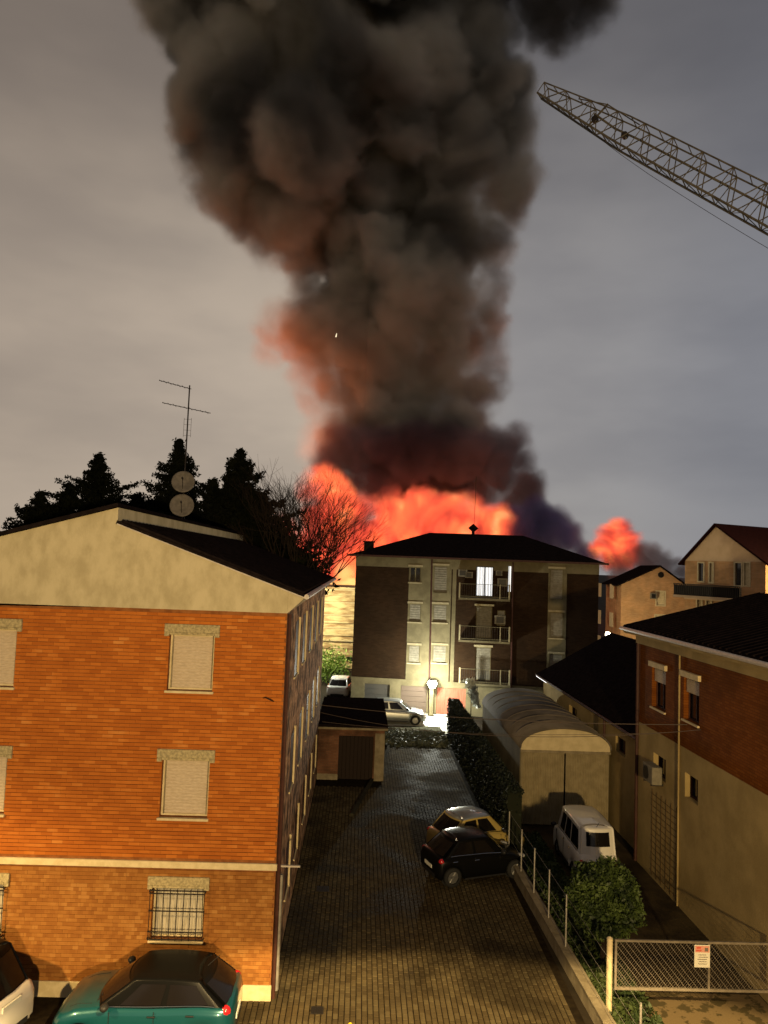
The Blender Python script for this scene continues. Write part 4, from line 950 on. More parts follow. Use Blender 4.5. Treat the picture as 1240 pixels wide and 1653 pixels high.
# ------------------------------------------------------------------ low wall, fence, hedge, gate
wa = Vector((6.0, 15.2, 0)); wb_ = Vector((5.62, 27.2, 0)); 
dw = (wb_-wa).normalized(); nw = Vector((-dw.y, dw.x, 0))*.11
lwall = root('low_wall', tuple(wa), 'low concrete wall running along the right side of the paved yard', 'wall')
mb = MB(); mb.add([wa-nw, wb_-nw, wb_+nw, wa+nw]+[p+Vector((0, 0, .38)) for p in (wa-nw, wb_-nw, wb_+nw, wa+nw)], BOXF); mb.build('wall', M['concrete'], lwall)
n2 = nw*1.25; nseg = 12
for k in range(nseg):
    a = wa.lerp(wb_, k/nseg)+dw*.01; b = wa.lerp(wb_, (k+1)/nseg)-dw*.01
    mb = MB(); mb.add([p+Vector((0, 0, .382)) for p in (a-n2, b-n2, b+n2, a+n2)]+[p+Vector((0, 0, .43)) for p in (a-n2, b-n2, b+n2, a+n2)], BOXF); mb.build('coping_stone', M['concrete'], lwall)
ff = root('wire_fence', (5.8, 22, .43), 'grey steel fence posts and thin wires standing on the low wall', 'fence')
tops = []
for (px, py) in ((1033, 1584), (914, 1405), (886, 1370), (862, 1335), (842, 1310), (822, 1285)):
    best = min((abs((RM.transposed() @ (wa.lerp(wb_, t/200)+Vector((0, 0, 1.7))-C0)).x/-(RM.transposed() @ (wa.lerp(wb_, t/200)+Vector((0, 0, 1.7))-C0)).z*F+620-px), t) for t in range(201))
    q = wa.lerp(wb_, best[1]/200)+nw*0; 
    q = q+Vector((.02, 0, .43)); MB().tube(q, q+Vector((0, 0, 1.35)), .024, 6, tr=False).build('post', M['galv'], ff); tops.append(q)
for h in (.1, .45, .8, 1.3):
    mb = MB(); mb.tube(wa+Vector((.02, 0, .43+h)), wb_+Vector((.02, 0, .43+h)), .004, 4, tr=False); mb.build('wire', M['galv'], ff)
# screen hedge along the lane
hd = root('tall_hedge', (5.75, 35, 0), 'tall dark ivy hedge along the right side of the lane', 'hedge')
n = 20000; pts = np.stack([rng.uniform(5.6, 6.25, n), rng.uniform(27.6, 46.0, n), rng.uniform(.05, 2.35, n)], 1)
fc = rng.integers(0, 3, n); pts[fc == 0, 0] = 5.6+rng.normal(size=(fc == 0).sum())*.035; pts[fc == 1, 2] = 2.33+rng.normal(size=(fc == 1).sum())*.03
leaf_mb(pts, .065).build('foliage', LV['hedge'], hd)
mb = MB(); mb.box(5.66, 6.2, 27.7, 45.9, 0, 2.28); mb.build('stems', mat('hedge_core', (.012, .014, .008), 1), hd)
# pale climbing plant at the hedge end, caught by the lamp
p = at(762, 1120, 48.0); pts = []
for k in range(700):
    t = random.random(); q = at(758+12*t+random.gauss(0, 3.4)*(1-t*.5), 1098+42*t, 48.2); pts.append((q.x, 48.2+random.gauss(0, .2), q.z))
cp = root('climbing_plant', (p.x, 48.2, 0), 'pale climbing plant glowing in the lamp light at the far hedge end', 'plant')
leaf_mb(pts, .17).build('foliage', leafmat('pale_leaf', (.40, .42, .36), (.55, .56, .5)), cp)
MB().tube((p.x, 48.25, 0), (p.x, 48.25, p.z+.5), .03, 5).build('stem', M['bark'], cp)
# leaf scatter across the lane end, shaped to imitate foliage shadow on the ground
n = 4200; q = rng.uniform(0, 1, n); pts = np.stack([rng.uniform(1.0, 5.5, n), 43.6+3.4*q+rng.normal(size=n)*.2, np.abs(rng.normal(size=n))*.10+.02+.08*(1-np.abs(2*q-1))], 1)
leaf_mb(pts, .09).build('shadow_leaf_patch', leafmat('shadow_leaf', (.05, .06, .04), (.12, .13, .09), 1.2))['kind'] = 'stuff'
# grass strip inside the low wall
n = 9000; pts = np.stack([rng.uniform(6.15, 7.4, n), rng.uniform(15.5, 30, n), rng.uniform(0, .14, n)], 1)
leaf_mb(pts, .07).build('grass', LV['grass'])['kind'] = 'stuff'
# round bush
bc = at(975, 1448, 20.6)
bush = root('round_bush', (bc.x, bc.y, 0), 'rounded green laurel bush between the white van and the gate', 'bush')
n = 19000; d = rng.normal(size=(n, 3)); d /= np.linalg.norm(d, axis=1)[:, None]; rr_ = rng.uniform(.5, 1, n)**.35
lump = .98+.10*np.sin(d[:, 0]*5+1)*np.cos(d[:, 1]*6)+.06*np.sin(d[:, 2]*7+d[:, 0]*4)+rng.normal(size=n)*.05
pts = d*(rr_*lump)[:, None]*np.array([.95, .95, .98])+np.array([bc.x, bc.y, bc.z-.06])
leaf_mb(pts[pts[:, 2] > .08], .05, .5).build('crown', LV['bush'], bush)
mb = MB(); mb.tube((bc.x, bc.y, 0), (bc.x, bc.y, 1.0), .09, 7, r1=.06)
for k in range(7):
    a = k*.9; mb.tube((bc.x, bc.y, .35+.08*k), (bc.x+.6*math.cos(a), bc.y+.6*math.sin(a), 1.1+.08*k), .035, 5, r1=.012)
mb.build('trunk', M['bark'], bush)
# gate
g0_ = at(990, 1600, 18.25); g1_ = at(1290, 1608, 18.25); gy = 18.25
zt0 = at(992, 1516, gy).z; zb0 = at(992, 1597, gy).z; gx0 = at(992, 1560, gy).x; gx1 = XR-.15
gate = root('mesh_gate', (gx0+2, gy, 0), 'wide chain-link sliding gate with a warning sign at lower right', 'gate')
GM = mat('gate_steel', (.16, .135, .10), .6, (.21, .18, .14), 8)
MB().box(gx0, gx1, gy-.025, gy+.025, zt0-.05, zt0).build('top_rail', GM, gate)
MB().box(gx0, gx1, gy-.025, gy+.025, zb0, zb0+.06).build('bottom_rail', GM, gate)
for x in (gx0, (gx0+gx1)/2+.3, gx1-.05): MB().box(x, x+.05, gy-.024, gy+.024, zb0+.06, zt0-.05).build('stile', GM, gate)
H_ = zt0-zb0-.11
def wires(step, sgn, r, yo):
    c = gx0-H_*1.0
    slope = .85
    while c < gx1+H_:
        # line x = c + slope*t  (t height from bottom) going up; sgn -1 leans the other way
        pts = []
        for t in (0, H_):
            pts.append([c+(slope*(H_-t) if sgn > 0 else slope*t), t])
        (xa, ta), (xb, tb) = pts
        def clip(xlim, xa, ta, xb, tb):
            return xlim, ta+(tb-ta)*(xlim-xa)/(xb-xa)
        lo_, hi_ = gx0+.05, gx1-.05
        if max(xa, xb) > lo_+.02 and min(xa, xb) < hi_-.02:
            for lim, side_ in ((lo_, -1), (hi_, 1)):
                if (xa-lim)*side_ > 0: xa, ta = clip(lim, xa, ta, xb, tb)
                if (xb-lim)*side_ > 0: xb, tb = clip(lim, xb, tb, xa, ta)
            MB().tube((xa, gy+yo, zb0+.06+ta), (xb, gy+yo, zb0+.06+tb), r, 4).build('wire', GM, gate)
        c += step
wires(.145, 1, .0065, 0); wires(.072, -1, .0025, .012)
pp = at(985, 1600, 18.25)
gp = root('gate_post', (gx0-.12, gy, 0), 'round pale gate post at the left end of the mesh gate', 'post')
MB().tube((gx0-.12, gy, 0), (gx0-.12, gy, zt0+.02), .07, 14).build('post', M['trim'], gp, smooth=False); MB().tube((gx0-.12, gy, zt0+.021), (gx0-.12, gy, zt0+.06), .075, 14, r1=.02).build('cap', M['trim'], gp)
sa = at(1121, 1525, gy-.04); sb = at(1146, 1562, gy-.04)
sg = root('warning_sign', ((sa.x+sb.x)/2, gy-.04, sb.z), 'small white warning sign with red top band hanging on the mesh gate', 'sign')
SW = mat('sign_white', (.75, .72, .60), .6); SR = mat('sign_red', (.6, .12, .08), .6); SK = mat('sign_ink', (.18, .15, .12), .7)
MB().box(sa.x, sb.x, gy-.045, gy-.035, sb.z, sa.z).build('plate', SW, sg, bevel=.003)
hh_ = sa.z-sb.z
MB().box(sa.x+.015, sb.x-.015, gy-.049, gy-.046, sa.z-hh_*.33, sa.z-.02).build('red_band', mat('sign_pink', (.68, .32, .24), .6), sg)
m_ = MB(); m_.box(sa.x+.05, sa.x+.16, gy-.052, gy-.0495, sa.z-hh_*.17, sa.z-hh_*.08); m_.box(sa.x+.04, sa.x+.17, gy-.052, gy-.0495, sa.z-hh_*.28, sa.z-hh_*.21); m_.build('emblem', SR, sg)
m_ = MB(); m_.box(sb.x-.13, sb.x-.05, gy-.052, gy-.0495, sa.z-hh_*.28, sa.z-hh_*.12); m_.build('picture', SK, sg)
for k, (a, b) in enumerate(((.25, .75), (.28, .85), (.2, .8), (.3, .78), (.25, .8))):
    z = sa.z-hh_*(.44+.1*k); ww = sb.x-sa.x; m_ = MB(); m_.box(sa.x+ww*a, sa.x+ww*b, gy-.0485, gy-.0455, z-.007, z+.007); m_.build('text_line', SK, sg)
# slab in front of the gate
sheet('gate_slab', [(6.45, 12), (10.4, 12), (10.4, 19.2), (7.5, 19.2), (6.9, 16.5)], .0, mat('mottled_concrete', (.055, .042, .018), .95, (.14, .10, .05), 1.9, 4, .2, 20, lo=.44, hi=.50))  # concrete mottled in a dark and a tan tone
# ------------------------------------------------------------------ overhead wires
WR = mat('cable', (.09, .07, .06), .7)
def wire(label, a, b, sag, r=.012):
    pts = [a.lerp(b, k/20)-Vector((0, 0, sag*4*(k/20)*(1-k/20))) for k in range(21)]
    m_ = MB(); m_.path([tuple(p) for p in pts], r, 5); o = m_.build('overhead_wire', WR); props(o, label, 'cable', 'overhead wires crossing the yard'); return o
wire('upper overhead wire crossing from the brick house to the corner house', at(517, 1138, 30), at(1300, 1168, 22), .28, .014)
wire('middle overhead wire sagging over the lane and shed', at(517, 1150, 31), at(1300, 1158, 21), .75, .010)
wire('lower thin overhead wire in front of the shed', at(520, 1165, 30), at(1085, 1182, 24.5), .25, .008)
# ------------------------------------------------------------------ trees
def conifer(px, pytop, Y, hw_px, base_py, label, seed, dens=1.0, spread=1.0):
    r_ = random.Random(seed); tp = at(px, pytop, Y); x, H = tp.x, tp.z
    t = root('conifer_tree', (x, Y, 0), label, 'tree', 'dark conifers behind the brick house')
    mb = MB(); mb.tube((x, Y, 0), (x, Y, H-.3), .28, 7, r1=.03)
    R_ = 1.12*hw_px*Y/F; pts = []; z = H; depth_px = base_py-pytop; Hs = depth_px*Y/F
    z = H-.05
    while z > 5.0:
        f = min(1.15, ((H-z)/Hs)); Lb = R_*f*r_.uniform(.7, 1.35)+.05; nb = 9
        for k in range(nb):
            a = r_.uniform(0, 2*math.pi); Lk = Lb*r_.uniform(.6, 1.12); up_ = r_.uniform(-.05, .28)
            e = Vector((x+math.cos(a)*Lk, Y+math.sin(a)*Lk, z+Lk*up_+.12*Lk))
            if k % 2 == 0: mb.tube((x, Y, z), e, .03, 4, r1=.008, cap=False)
            ncl = int(5+Lk*16*dens)
            for q in range(ncl):
                s_ = (q+.5)/ncl; c = Vector((x, Y, z)).lerp(e, s_); wq = .02+.09*(1-s_)
                for _ in range(6): pts.append((c.x+r_.gauss(0, wq+.03), c.y+r_.gauss(0, wq+.03), c.z+r_.gauss(0, .075)-(.04*s_)))
        z -= .23
    leaf_mb(pts, .085).build('crown', LV['dark'], t); mb.build('trunk', M['bark'], t)
conifer(160, 735, 44, 52, 812, 'leftmost tall dark conifer above the cream gable', 3)
conifer(290, 712, 43, 50, 815, 'dark conifer right behind the antenna mast', 4)
conifer(388, 728, 41, 72, 850, 'broad dark conifer right of the antenna, next to the bare tree', 5, 1.5)
conifer(345, 775, 42, 40, 850, 'shorter dark conifer between the antenna tree and the broad one', 6)
conifer(66, 796, 40, 42, 850, 'low loose conifer at the far left above the roof slope', 7, .8)
conifer(112, 785, 43, 34, 850, 'small dark conifer between the far left pair', 8)
conifer(222, 800, 44, 40, 850, 'low conifer filling the gap between the first and second tall ones', 9)
conifer(425, 800, 40, 45, 880, 'low dark conifer at the foot of the bare tree', 10)
for px, py, Y, sx_, lb in ((478, 900, 39, 40, 'dark shrub mass behind the end of the brick house roof'), (455, 880, 40, 50, 'dark rounded shrub under the broad conifer')):
    c = at(px, py, Y); pts = rng.normal(size=(3500, 3))*np.array([sx_*Y/F*.55, 1, .55])+np.array([c.x, Y, c.z-.9])
    lo_pts = rng.uniform(-1, 1, size=(1500, 3))*np.array([sx_*Y/F*.6, 1, 1.2])+np.array([c.x-.5, Y, c.z-2])
    t = root('dark_shrub', (c.x, Y, 0), lb, 'shrub'); leaf_mb(np.concatenate([pts, lo_pts]), .12).build('crown', LV['dark'], t); MB().tube((c.x, Y, 0), (c.x, Y, c.z-1), .12, 6).build('trunk', M['bark'], t)
def bare_tree(px, Y, pytop, label, seed, lean=0, maxd=6, stems=5, spr=.5, zs=3.0):
    r_ = random.Random(seed); b = at(px, 900, Y); H = at(px, pytop, Y).z; t = root('bare_tree', (b.x, Y, 0), label, 'tree', 'leafless trees before the fire')
    tm = MB(); tm.tube((b.x, Y, 0), (b.x, Y, zs), .2, 7, r1=.15); tm.build('trunk', M['bark'], t); br = MB()
    def grow(p, d, ln, rr, dep):
        e = p+d*ln; br.tube(p, e, rr, 4 if dep > 1 else 5, r1=rr*.72, cap=False, tr=False)
        if dep >= maxd or rr < .005: return
        nb = 2 if r_.random() < .55 else 3
        for k in range(nb):
            nd = (d+Vector((r_.gauss(0, .34), r_.gauss(0, .34), r_.gauss(.10, .16)))).normalized(); grow(e, nd, ln*r_.uniform(.68, .95), rr*.64, dep+1)
    for k in range(stems):
        a = (k-(stems-1)/2)/max(1, stems-1)*2*spr+lean; d = Vector((math.sin(a), r_.uniform(-.3, .3), math.cos(a))).normalized()
        grow(Vector((b.x, Y, zs)), d, (H-zs)*.215, .085, 0)
    br.build('branches', M['bark'], t)
bare_tree(488, 38, 738, 'leafless tree with fanned upright branches against the fire', 21, stems=8, spr=.20, zs=6.5)
bare_tree(498, 40, 800, 'lower leafless tree drooping beside the roof end and the gap', 22, lean=.30, stems=4, spr=.40, maxd=5, zs=8.0)
# ------------------------------------------------------------------ crane
TP = at(876, 146, 34.0); BT = at(1240, 338, 28.5); dj = (BT-TP); Lj = dj.length; dj.normalize(); END = TP+dj*(Lj*2.1)
crane = root('tower_crane', (END.x, END.y, 0), 'pale lattice crane jib reaching in from the right above the smoke', 'crane')
CM = mat('crane_steel', (.060, .050, .036), .6, (.11, .095, .07), 3)
sd = dj.cross(Vector((0, 0, 1))).normalized(); upj = sd.cross(dj).normalized()
def jp(s, a, b):     # s metres from tip, a side (-1..1), b up (-1..1)
    h = .26+.26*min(1, s/5.0)+.012*s; wd = .26+.20*min(1, s/5); return TP+dj*s+sd*a*wd+upj*b*h
tot = Lj*2.1; nb_ = int(tot/.78)
segs = [0.0, .6]+[.6+(tot-.6)*k/nb_ for k in range(1, nb_+1)]
for a, b in ((-1, -1), (1, -1), (-1, 1), (1, 1)):
    m_ = MB(); m_.path([jp(s, a, b) for s in segs], 0.05 if b < 0 else .036, 5, tr=False); m_.build('chord', CM, crane)
tb = lambda p, q, r, nm='brace': MB().tube(p, q, r*1.35, 4, tr=False).build(nm, CM, crane)
for i, (s, s2) in enumerate(zip(segs, segs[1:])):
    for a in (-1, 1):
        if i % 2: tb(jp(s, a, -1), jp(s2, a, 1), .02)
        else: tb(jp(s, a, 1), jp(s2, a, -1), .02)
    tb(jp(s, -1, -1), jp(s, 1, -1), .02, 'crossbar'); tb(jp(s, -1, 1), jp(s, 1, 1), .016, 'crossbar')
    tb(jp(s, -1 if i % 2 else 1, -1), jp(s2, 1 if i % 2 else -1, -1), .014)
    if i % 2 == 0: tb(jp(s, -1, -1), jp(s, -1, 1), .018); tb(jp(s, 1, -1), jp(s, 1, 1), .018)
m_ = MB(); m_.path([jp(3.2, 0, .3), jp(4.6, 0, .0), jp(6, 0, .1), jp(tot, 0, .1)], .05, 5, tr=False); m_.build('tie_bar', CM, crane)
for s in (3.4, 5.2):
    m_ = MB(); c = jp(s, 0, -.1); m_.tube(c-sd*.10, c+sd*.10, .15, 12, tr=False); m_.build('sheave', M['iron'], crane)
m_ = MB(); m_.tube(jp(3.3, 0, -1), jp(3.5, 0, 1.55), .05, 5, tr=False); m_.tube(jp(2.0, 0, 1), jp(3.5, 0, 1.5), .025, 4, tr=False); m_.tube(jp(5.5, 0, 1.0), jp(3.5, 0, 1.5), .025, 4, tr=False); m_.build('strut', CM, crane)
m_ = MB(); m_.path([jp(s, 0, -1)-Vector((0, 0, .02+.16*min(1, max(0, s-3)/4)+.55*math.sin(max(0, min(1, (s-3)/(tot-3)))*math.pi))) for s in np.linspace(3, tot, 30)], .010, 4, tr=False); m_.build('hoist_rope', M['iron'], crane)
m_ = MB(); ex, ey, ez = END
for sxx in (-.7, .7):
    for syy in (-.7, .7): m_.tube((ex+sxx, ey+syy, 0), (ex+sxx, ey+syy, ez+.8), .07, 5)
z = 0; k = 0
while z < ez-.5:
    for (a, b), (c, d) in (((-.7, -.7), (.7, -.7)), ((.7, -.7), (.7, .7)), ((.7, .7), (-.7, .7)), ((-.7, .7), (-.7, -.7))):
        m_.tube((ex+a, ey+b, z), (ex+c, ey+d, z+1.3), .035, 4); m_.tube((ex+a, ey+b, z), (ex+c, ey+d, z), .03, 4)
    z += 1.3
m_.build('mast', CM, crane)
# ------------------------------------------------------------------ smoke and fire (volumes)
D = 160.0; PXM = D/F
def volmat(name, c1, c2, dens, scale, emit=None, e1=0, e2=0, escale=.06, aniso=.0, lo=.4, hi=.6, ec=None, det=3, dist=0):
    m = bpy.data.materials.new(name); m.use_nodes = True; nt = m.node_tree; nt.nodes.clear(); N = nt.nodes.new; L = nt.links.new
    o = N('ShaderNodeOutputMaterial'); v = N('ShaderNodeVolumePrincipled'); v.inputs['Anisotropy'].default_value = aniso; v.inputs['Density'].default_value = dens
    g = N('ShaderNodeNewGeometry'); n = N('ShaderNodeTexNoise'); n.inputs['Scale'].default_value = scale; n.inputs['Detail'].default_value = det; n.inputs['Distortion'].default_value = dist
    L(g.outputs['Position'], n.inputs['Vector']); r = ramp(nt, [(lo, c1), (hi, c2)]); L(n.outputs[0], r.inputs[0]); L(r.outputs[0], v.inputs['Color'])
    if ec:
        n2 = N('ShaderNodeTexNoise'); n2.inputs['Scale'].default_value = escale; n2.inputs['Detail'].default_value = 7; n2.inputs['Roughness'].default_value = .6; n2.inputs['Distortion'].default_value = 1.6; L(g.outputs['Position'], n2.inputs['Vector'])
        r2 = ramp(nt, ec); L(n2.outputs[0], r2.inputs[0]); L(r2.outputs[0], v.inputs['Emission Color'])
        at_ = N('ShaderNodeAttribute'); at_.attribute_name = 'density'
        mm = N('ShaderNodeMath'); mm.operation = 'MULTIPLY'; L(at_.outputs['Fac'], mm.inputs[0]); mm.inputs[1].default_value = e1; L(mm.outputs[0], v.inputs['Emission Strength'])
    L(v.outputs[0], o.inputs['Volume']); return m
def cloud(name, label, puffs, mat_, vox, wscale, wamp, soft=(-1, 2.5), detail=6, rough=.6, wisp=(.12, .35)):
    me = bpy.data.meshes.new(name); pts = [p for p, r in puffs]; rs = [r for p, r in puffs]; pad = wamp*.45+1
    mn = [min(p[i]-r for p, r in puffs)-pad for i in range(3)]; mx = [max(p[i]+r for p, r in puffs)+pad for i in range(3)]
    mn[2] = max(mn[2], -.5)
    me.from_pydata([tuple(p) for p in pts], [], []); a = me.attributes.new('rad', 'FLOAT', 'POINT'); a.data.foreach_set('value', rs)
    ob = bpy.data.objects.new(name, me); COL.objects.link(ob); ob['kind'] = 'stuff'; ob['label'] = label
    ng = bpy.data.node_groups.new(name, 'GeometryNodeTree'); ng.interface.new_socket('Geometry', in_out='INPUT', socket_type='NodeSocketGeometry'); ng.interface.new_socket('Geometry', in_out='OUTPUT', socket_type='NodeSocketGeometry')
    N = ng.nodes.new; L = ng.links.new; gi = N('NodeGroupInput'); go = N('NodeGroupOutput'); pos = N('GeometryNodeInputPosition')
    def noisevec(scale, amp, det):
        n1 = N('ShaderNodeTexNoise'); n1.inputs['Scale'].default_value = scale; n1.inputs['Detail'].default_value = det; n1.inputs['Roughness'].default_value = rough; L(pos.outputs[0], n1.inputs['Vector'])
        sub = N('ShaderNodeVectorMath'); sub.operation = 'SUBTRACT'; L(n1.outputs['Color'], sub.inputs[0]); sub.inputs[1].default_value = (.5, .5, .5)
        scl = N('ShaderNodeVectorMath'); scl.operation = 'SCALE'; L(sub.outputs[0], scl.inputs[0]); scl.inputs['Scale'].default_value = amp; return scl.outputs[0]
    add = N('ShaderNodeVectorMath'); L(pos.outputs[0], add.inputs[0]); L(noisevec(wscale, wamp, detail), add.inputs[1]); wp = add.outputs[0]
    # distance to the nearest puff surface, weighted so that bigger puffs reach further
    sn = N('GeometryNodeSampleNearest'); L(gi.outputs[0], sn.inputs[0]); L(wp, sn.inputs['Sample Position'])
    def samp(dt, src):
        si = N('GeometryNodeSampleIndex'); si.data_type = dt; L(gi.outputs[0], si.inputs[0]); L(src, si.inputs['Value']); L(sn.outputs[0], si.inputs['Index']); return si.outputs[0]
    na = N('GeometryNodeInputNamedAttribute'); na.data_type = 'FLOAT'; na.inputs[0].default_value = 'rad'; pos2 = N('GeometryNodeInputPosition')
    ra = samp('FLOAT', na.outputs[0]); pp = samp('FLOAT_VECTOR', pos2.outputs[0])
    ds = N('ShaderNodeVectorMath'); ds.operation = 'DISTANCE'; L(wp, ds.inputs[0]); L(pp, ds.inputs[1])
    dv = N('ShaderNodeMath'); dv.operation = 'SUBTRACT'; L(ra, dv.inputs[0]); L(ds.outputs['Value'], dv.inputs[1])
    mr = N('ShaderNodeMapRange'); mr.interpolation_type = 'SMOOTHSTEP'; mr.inputs['From Min'].default_value = soft[0]; mr.inputs['From Max'].default_value = soft[1]; L(dv.outputs[0], mr.inputs['Value'])
    dn = N('ShaderNodeTexNoise'); dn.inputs['Scale'].default_value = wisp[0]; dn.inputs['Detail'].default_value = 7; dn.inputs['Roughness'].default_value = .62; dn.inputs['Distortion'].default_value = 1.2
    sv = N('ShaderNodeVectorMath'); sv.operation = 'MULTIPLY'; sv.inputs[1].default_value = (1, 1, .55); L(wp, sv.inputs[0]); L(sv.outputs[0], dn.inputs['Vector'])
    dr = N('ShaderNodeMapRange'); dr.inputs['From Min'].default_value = .36; dr.inputs['From Max'].default_value = .62; dr.inputs['To Min'].default_value = wisp[1]; dr.inputs['To Max'].default_value = 1.0; L(dn.outputs[0], dr.inputs['Value'])
    mu = N('ShaderNodeMath'); mu.operation = 'MULTIPLY'; L(mr.outputs[0], mu.inputs[0]); L(dr.outputs[0], mu.inputs[1])
    vc = N('GeometryNodeVolumeCube'); L(mu.outputs[0], vc.inputs['Density']); vc.inputs['Min'].default_value = mn; vc.inputs['Max'].default_value = mx
    for i, a in enumerate('XYZ'): vc.inputs['Resolution '+a].default_value = max(8, int((mx[i]-mn[i])/vox))
    sm = N('GeometryNodeSetMaterial'); sm.inputs['Material'].default_value = mat_; L(vc.outputs[0], sm.inputs[0]); L(sm.outputs[0], go.inputs[0])
    md = ob.modifiers.new('cloud', 'NODES'); md.node_group = ng; return ob
def tabv(tab, y):
    for (y0, v0), (y1, v1) in zip(tab, tab[1:]):
        if y0 <= y <= y1: return v0+(v1-v0)*(y-y0)/(y1-y0)
    return tab[-1][1]
LB = [(-260, 120), (-100, 180), (0, 232), (60, 258), (100, 272), (200, 272), (260, 300), (300, 312), (350, 372), (400, 420), (440, 468), (465, 465), (500, 462), (560, 478), (620, 500), (700, 516), (760, 528), (820, 550)]
RBD = [(-260, 900), (0, 838), (90, 838), (125, 845), (160, 866), (290, 862), (320, 842), (370, 815), (420, 802), (500, 815), (560, 802), (620, 808), (680, 798), (820, 800)]
rnd = random.Random(17)
def P_(x, y, r, dy=0.0): return (at(x, y, D+dy), r*PXM*(D+dy)/D)
col = []
y = -250
while y < 720:
    l = tabv(LB, y); r = tabv(RBD, y); wdt = r-l
    for k in range(7):
        edge = k in (0, 6)
        ra = rnd.uniform(.075, .17)*wdt*(.72 if edge else 1)
        x = l+ra+(wdt-2*ra)*min(1, max(0, (k+rnd.uniform(-.35, .35))/6)); dep = rnd.uniform(-.32, .32)*wdt*PXM*(math.sqrt(max(.05, 1-(2*(x-l)/wdt-1)**2)))
        col.append(P_(x, y+rnd.uniform(-16, 16), ra, dep))
    y += 20
# core so that the column is solid
y = -250
while y < 760:
    l = tabv(LB, y); r = tabv(RBD, y); col.append(P_((l+r)/2, y, (r-l)*.36, 6)); y += 30
for (x, y, ra) in ((900, 30, 50), (945, 5, 42), (880, -10, 60), (960, -50, 60), (905, 65, 26), (925, 40, 30), (850, -30, 60), (870, 10, 44), (845, 30, 26), (885, 45, 34), (935, -20, 50)): col.append(P_(x, y, ra, -4))
SM = volmat('brown_black_smoke', (.15, .145, .135), (.74, .68, .57), .55, .024, lo=.36, hi=.62, det=6, dist=1.2)
cloud('smoke_column', 'towering brown and black smoke column filling the upper sky', col, SM, .5, .062, 20, soft=(-2.4, 4.2), detail=9, rough=.66, wisp=(.08, .34))
# orange-lit thin smoke on the left flank
fl = [P_(x, y, ra, -3) for x, y, ra in ((448, 545, 26), (460, 520, 30), (470, 560, 34), (495, 600, 28), (500, 540, 40), (512, 650, 22), (515, 690, 18), (512, 725, 16), (440, 570, 14), (520, 620, 26))]
FS = volmat('thin_lit_smoke', (.8, .62, .5), (.9, .75, .62), .34, .05)
cloud('side_smoke', 'thin salmon-pink smoke lit by the fire on the left flank of the column', fl, FS, .6, .08, 13, soft=(-3, 5), wisp=(.08, .1))
# dark collar above the flames
co = []
for (x, y, ra) in ((540, 745, 30), (560, 775, 30), (575, 730, 42), (620, 745, 48), (600, 775, 32), (670, 735, 50), (650, 765, 34), (720, 735, 48), (700, 770, 30), (765, 745, 48), (745, 775, 30), (810, 725, 36), (835, 712, 26), (845, 740, 22), (800, 765, 40), (780, 790, 24), (845, 785, 30), (862, 790, 18), (830, 800, 26), (560, 800, 18), (548, 715, 28)):
    co.append(P_(x, y, ra, -14+rnd.uniform(-4, 4)))
CS = volmat('violet_black_smoke', (.17, .13, .15), (.36, .28, .30), .7, .05)
cloud('collar_smoke', 'purple-black rolling smoke just above the flames', [(p, r*1.15) for p, r in co], CS, .45, .10, 9, soft=(-1.2, 2.4), rough=.66, wisp=(.12, .5))
bs = [P_(x, y, ra, -20+rnd.uniform(-3, 3)) for x, y, ra in ((815, 850, 26), (840, 845, 28), (865, 835, 26), (885, 845, 26), (905, 840, 18), (920, 860, 18), (900, 870, 24), (870, 870, 30), (830, 875, 30), (925, 885, 16), (800, 870, 20), (945, 895, 12))]
BS = volmat('blue_smoke', (.24, .23, .46), (.36, .35, .66), .8, .08)
cloud('blue_smoke', 'blue-grey smoke billow right of the flames above the dark block roof', [(p, r*1.25) for p, r in bs], BS, .42, .12, 7, soft=(-.8, 1.8), rough=.66, wisp=(.15, .6))
# flames, plus smoke billows whose firelight is put into their emission colour
fp_ = []
for (x, y, ra) in ((530, 800, 16), (520, 830, 24), (540, 850, 34), (505, 860, 24), (575, 845, 26), (560, 890, 50), (600, 860, 42), (640, 830, 36), (625, 800, 14), (672, 815, 34), (705, 820, 34), (690, 850, 44), (738, 826, 30), (730, 850, 34), (772, 838, 28), (800, 830, 22), (790, 855, 30), (640, 880, 50), (740, 880, 44), (800, 885, 34), (500, 900, 40), (545, 930, 45), (490, 870, 22), (600, 920, 60), (480, 900, 24), (440, 880, 22), (420, 900, 24), (455, 850, 14), (500, 780, 13), (515, 765, 14), (545, 790, 20), (560, 810, 22), (530, 775, 18), (585, 812, 16)):
    fp_.append(P_(x, y+10, ra*.92, -24+rnd.uniform(-5, 5)))
EC = [(.37, (.04, .008, .012)), (.44, (.36, .035, .03)), (.50, (.95, .11, .055)), (.56, (1.1, .20, .07)), (.62, (1.25, .40, .12)), (.70, (1.4, .8, .35))]
FM = volmat('flame_and_lit_smoke', (.6, .3, .2), (.8, .45, .3), 1.7, .1, ec=EC, e1=1.35, escale=.11)
cloud('fire', 'orange-red flames and fire-lit billows behind the dark block', fp_, FM, .42, .11, 11, soft=(-2.2, 3.0), rough=.64, wisp=(.15, .3))
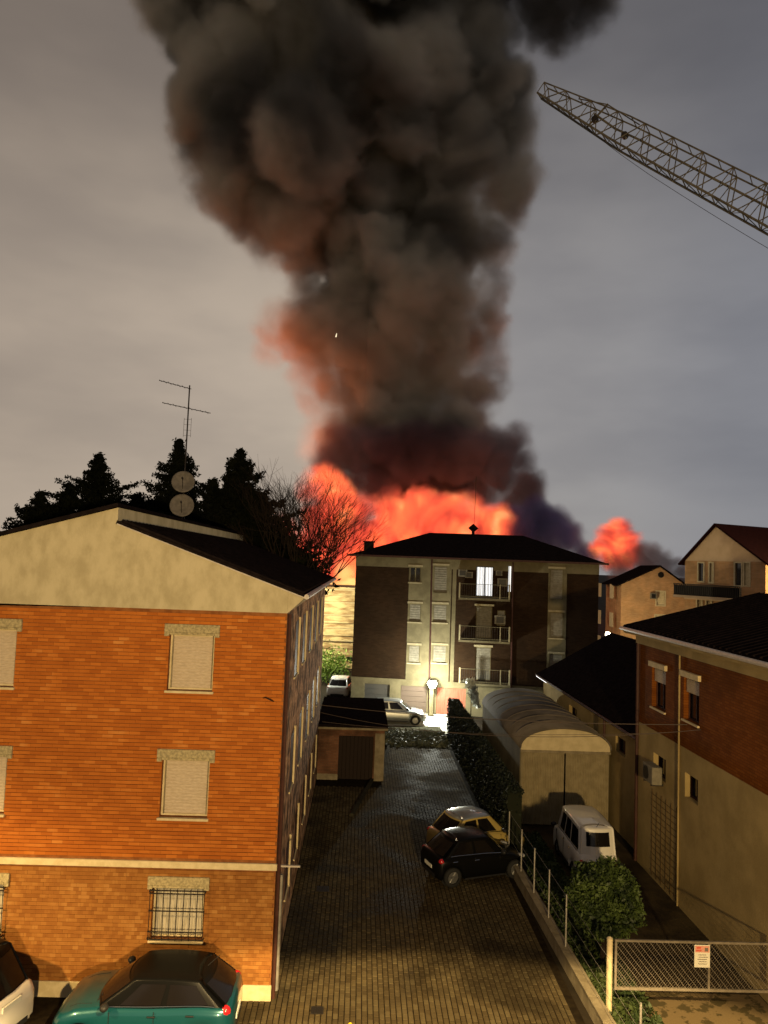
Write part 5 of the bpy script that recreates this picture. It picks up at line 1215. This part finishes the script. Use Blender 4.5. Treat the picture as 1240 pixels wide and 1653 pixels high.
# low yellow glow behind the gap
yf = [P_(x, y, ra, -38) for x, y, ra in ((540, 965, 34), (568, 950, 30), (548, 1000, 30), (560, 925, 18))]
YM = volmat('yellow_flame', (.9, .6, .3), (.95, .7, .4), .9, .1, ec=[(.3, (.5, .22, .05)), (.5, (1, .6, .2)), (.7, (1, .85, .45))], e1=.8, escale=.2)
cloud('low_fire', 'bright yellow fire low in the gap left of the dark block', yf, YM, .5, .16, 4.0, soft=(-.5, 1.5))
ff_ = [P_(x, y, ra, 0) for x, y, ra in ((975, 885, 16), (990, 868, 22), (1005, 872, 22), (985, 890, 24), (1015, 890, 16), (1000, 855, 14), (962, 893, 10), (1005, 895, 20))]
cloud('far_fire', 'small separate orange fireball right of the dark block', ff_, FM, .42, .18, 5.5, soft=(-1.6, 2.4), rough=.66, wisp=(.2, .3))
gs_ = [P_(x, y, ra, -4) for x, y, ra in ((955, 905, 12), (985, 908, 14), (1015, 905, 16), (1035, 895, 16), (1055, 895, 14), (1075, 905, 16), (1045, 910, 20), (1090, 908, 12), (940, 885, 8), (1000, 915, 18), (1070, 925, 20), (1100, 925, 16))]
GS = volmat('grey_smoke', (.22, .21, .23), (.42, .40, .42), .8, .1)
cloud('trailing_smoke', 'low dark grey smoke trailing under the small fireball to the right', [(p, r*1.2) for p, r in gs_], GS, .45, .16, 5.5, soft=(-.8, 1.8), rough=.66, wisp=(.2, .5))
# the fire's own light
FC = (1, .23, .07)
for (x, y, dy, e, s_) in ((425, 590, 9, 12000, 6), (452, 740, -5, 12000, 5), (690, 800, -40, 5000, 5), (850, 600, 14, 5000, 5)):
    p = at(x, y, D+dy); lamp('fire_light', 'POINT', tuple(p), e, FC, s_)
p = at(990, 880, D-14); lamp('fire_light', 'POINT', tuple(p), 2500, FC, 4)
# spark in the smoke
p = at(543, 541, 120); o = MB().tube(p-Vector((.05, 0, .3)), p+Vector((.05, 0, .3)), .12, 6, r1=.05, tr=False).build('glowing_ember', mat('ember_glow', (1, .9, .6), .5, emit=(1, .9, .6), est=1)); props(o, 'tiny bright ember floating before the smoke column', 'ember')
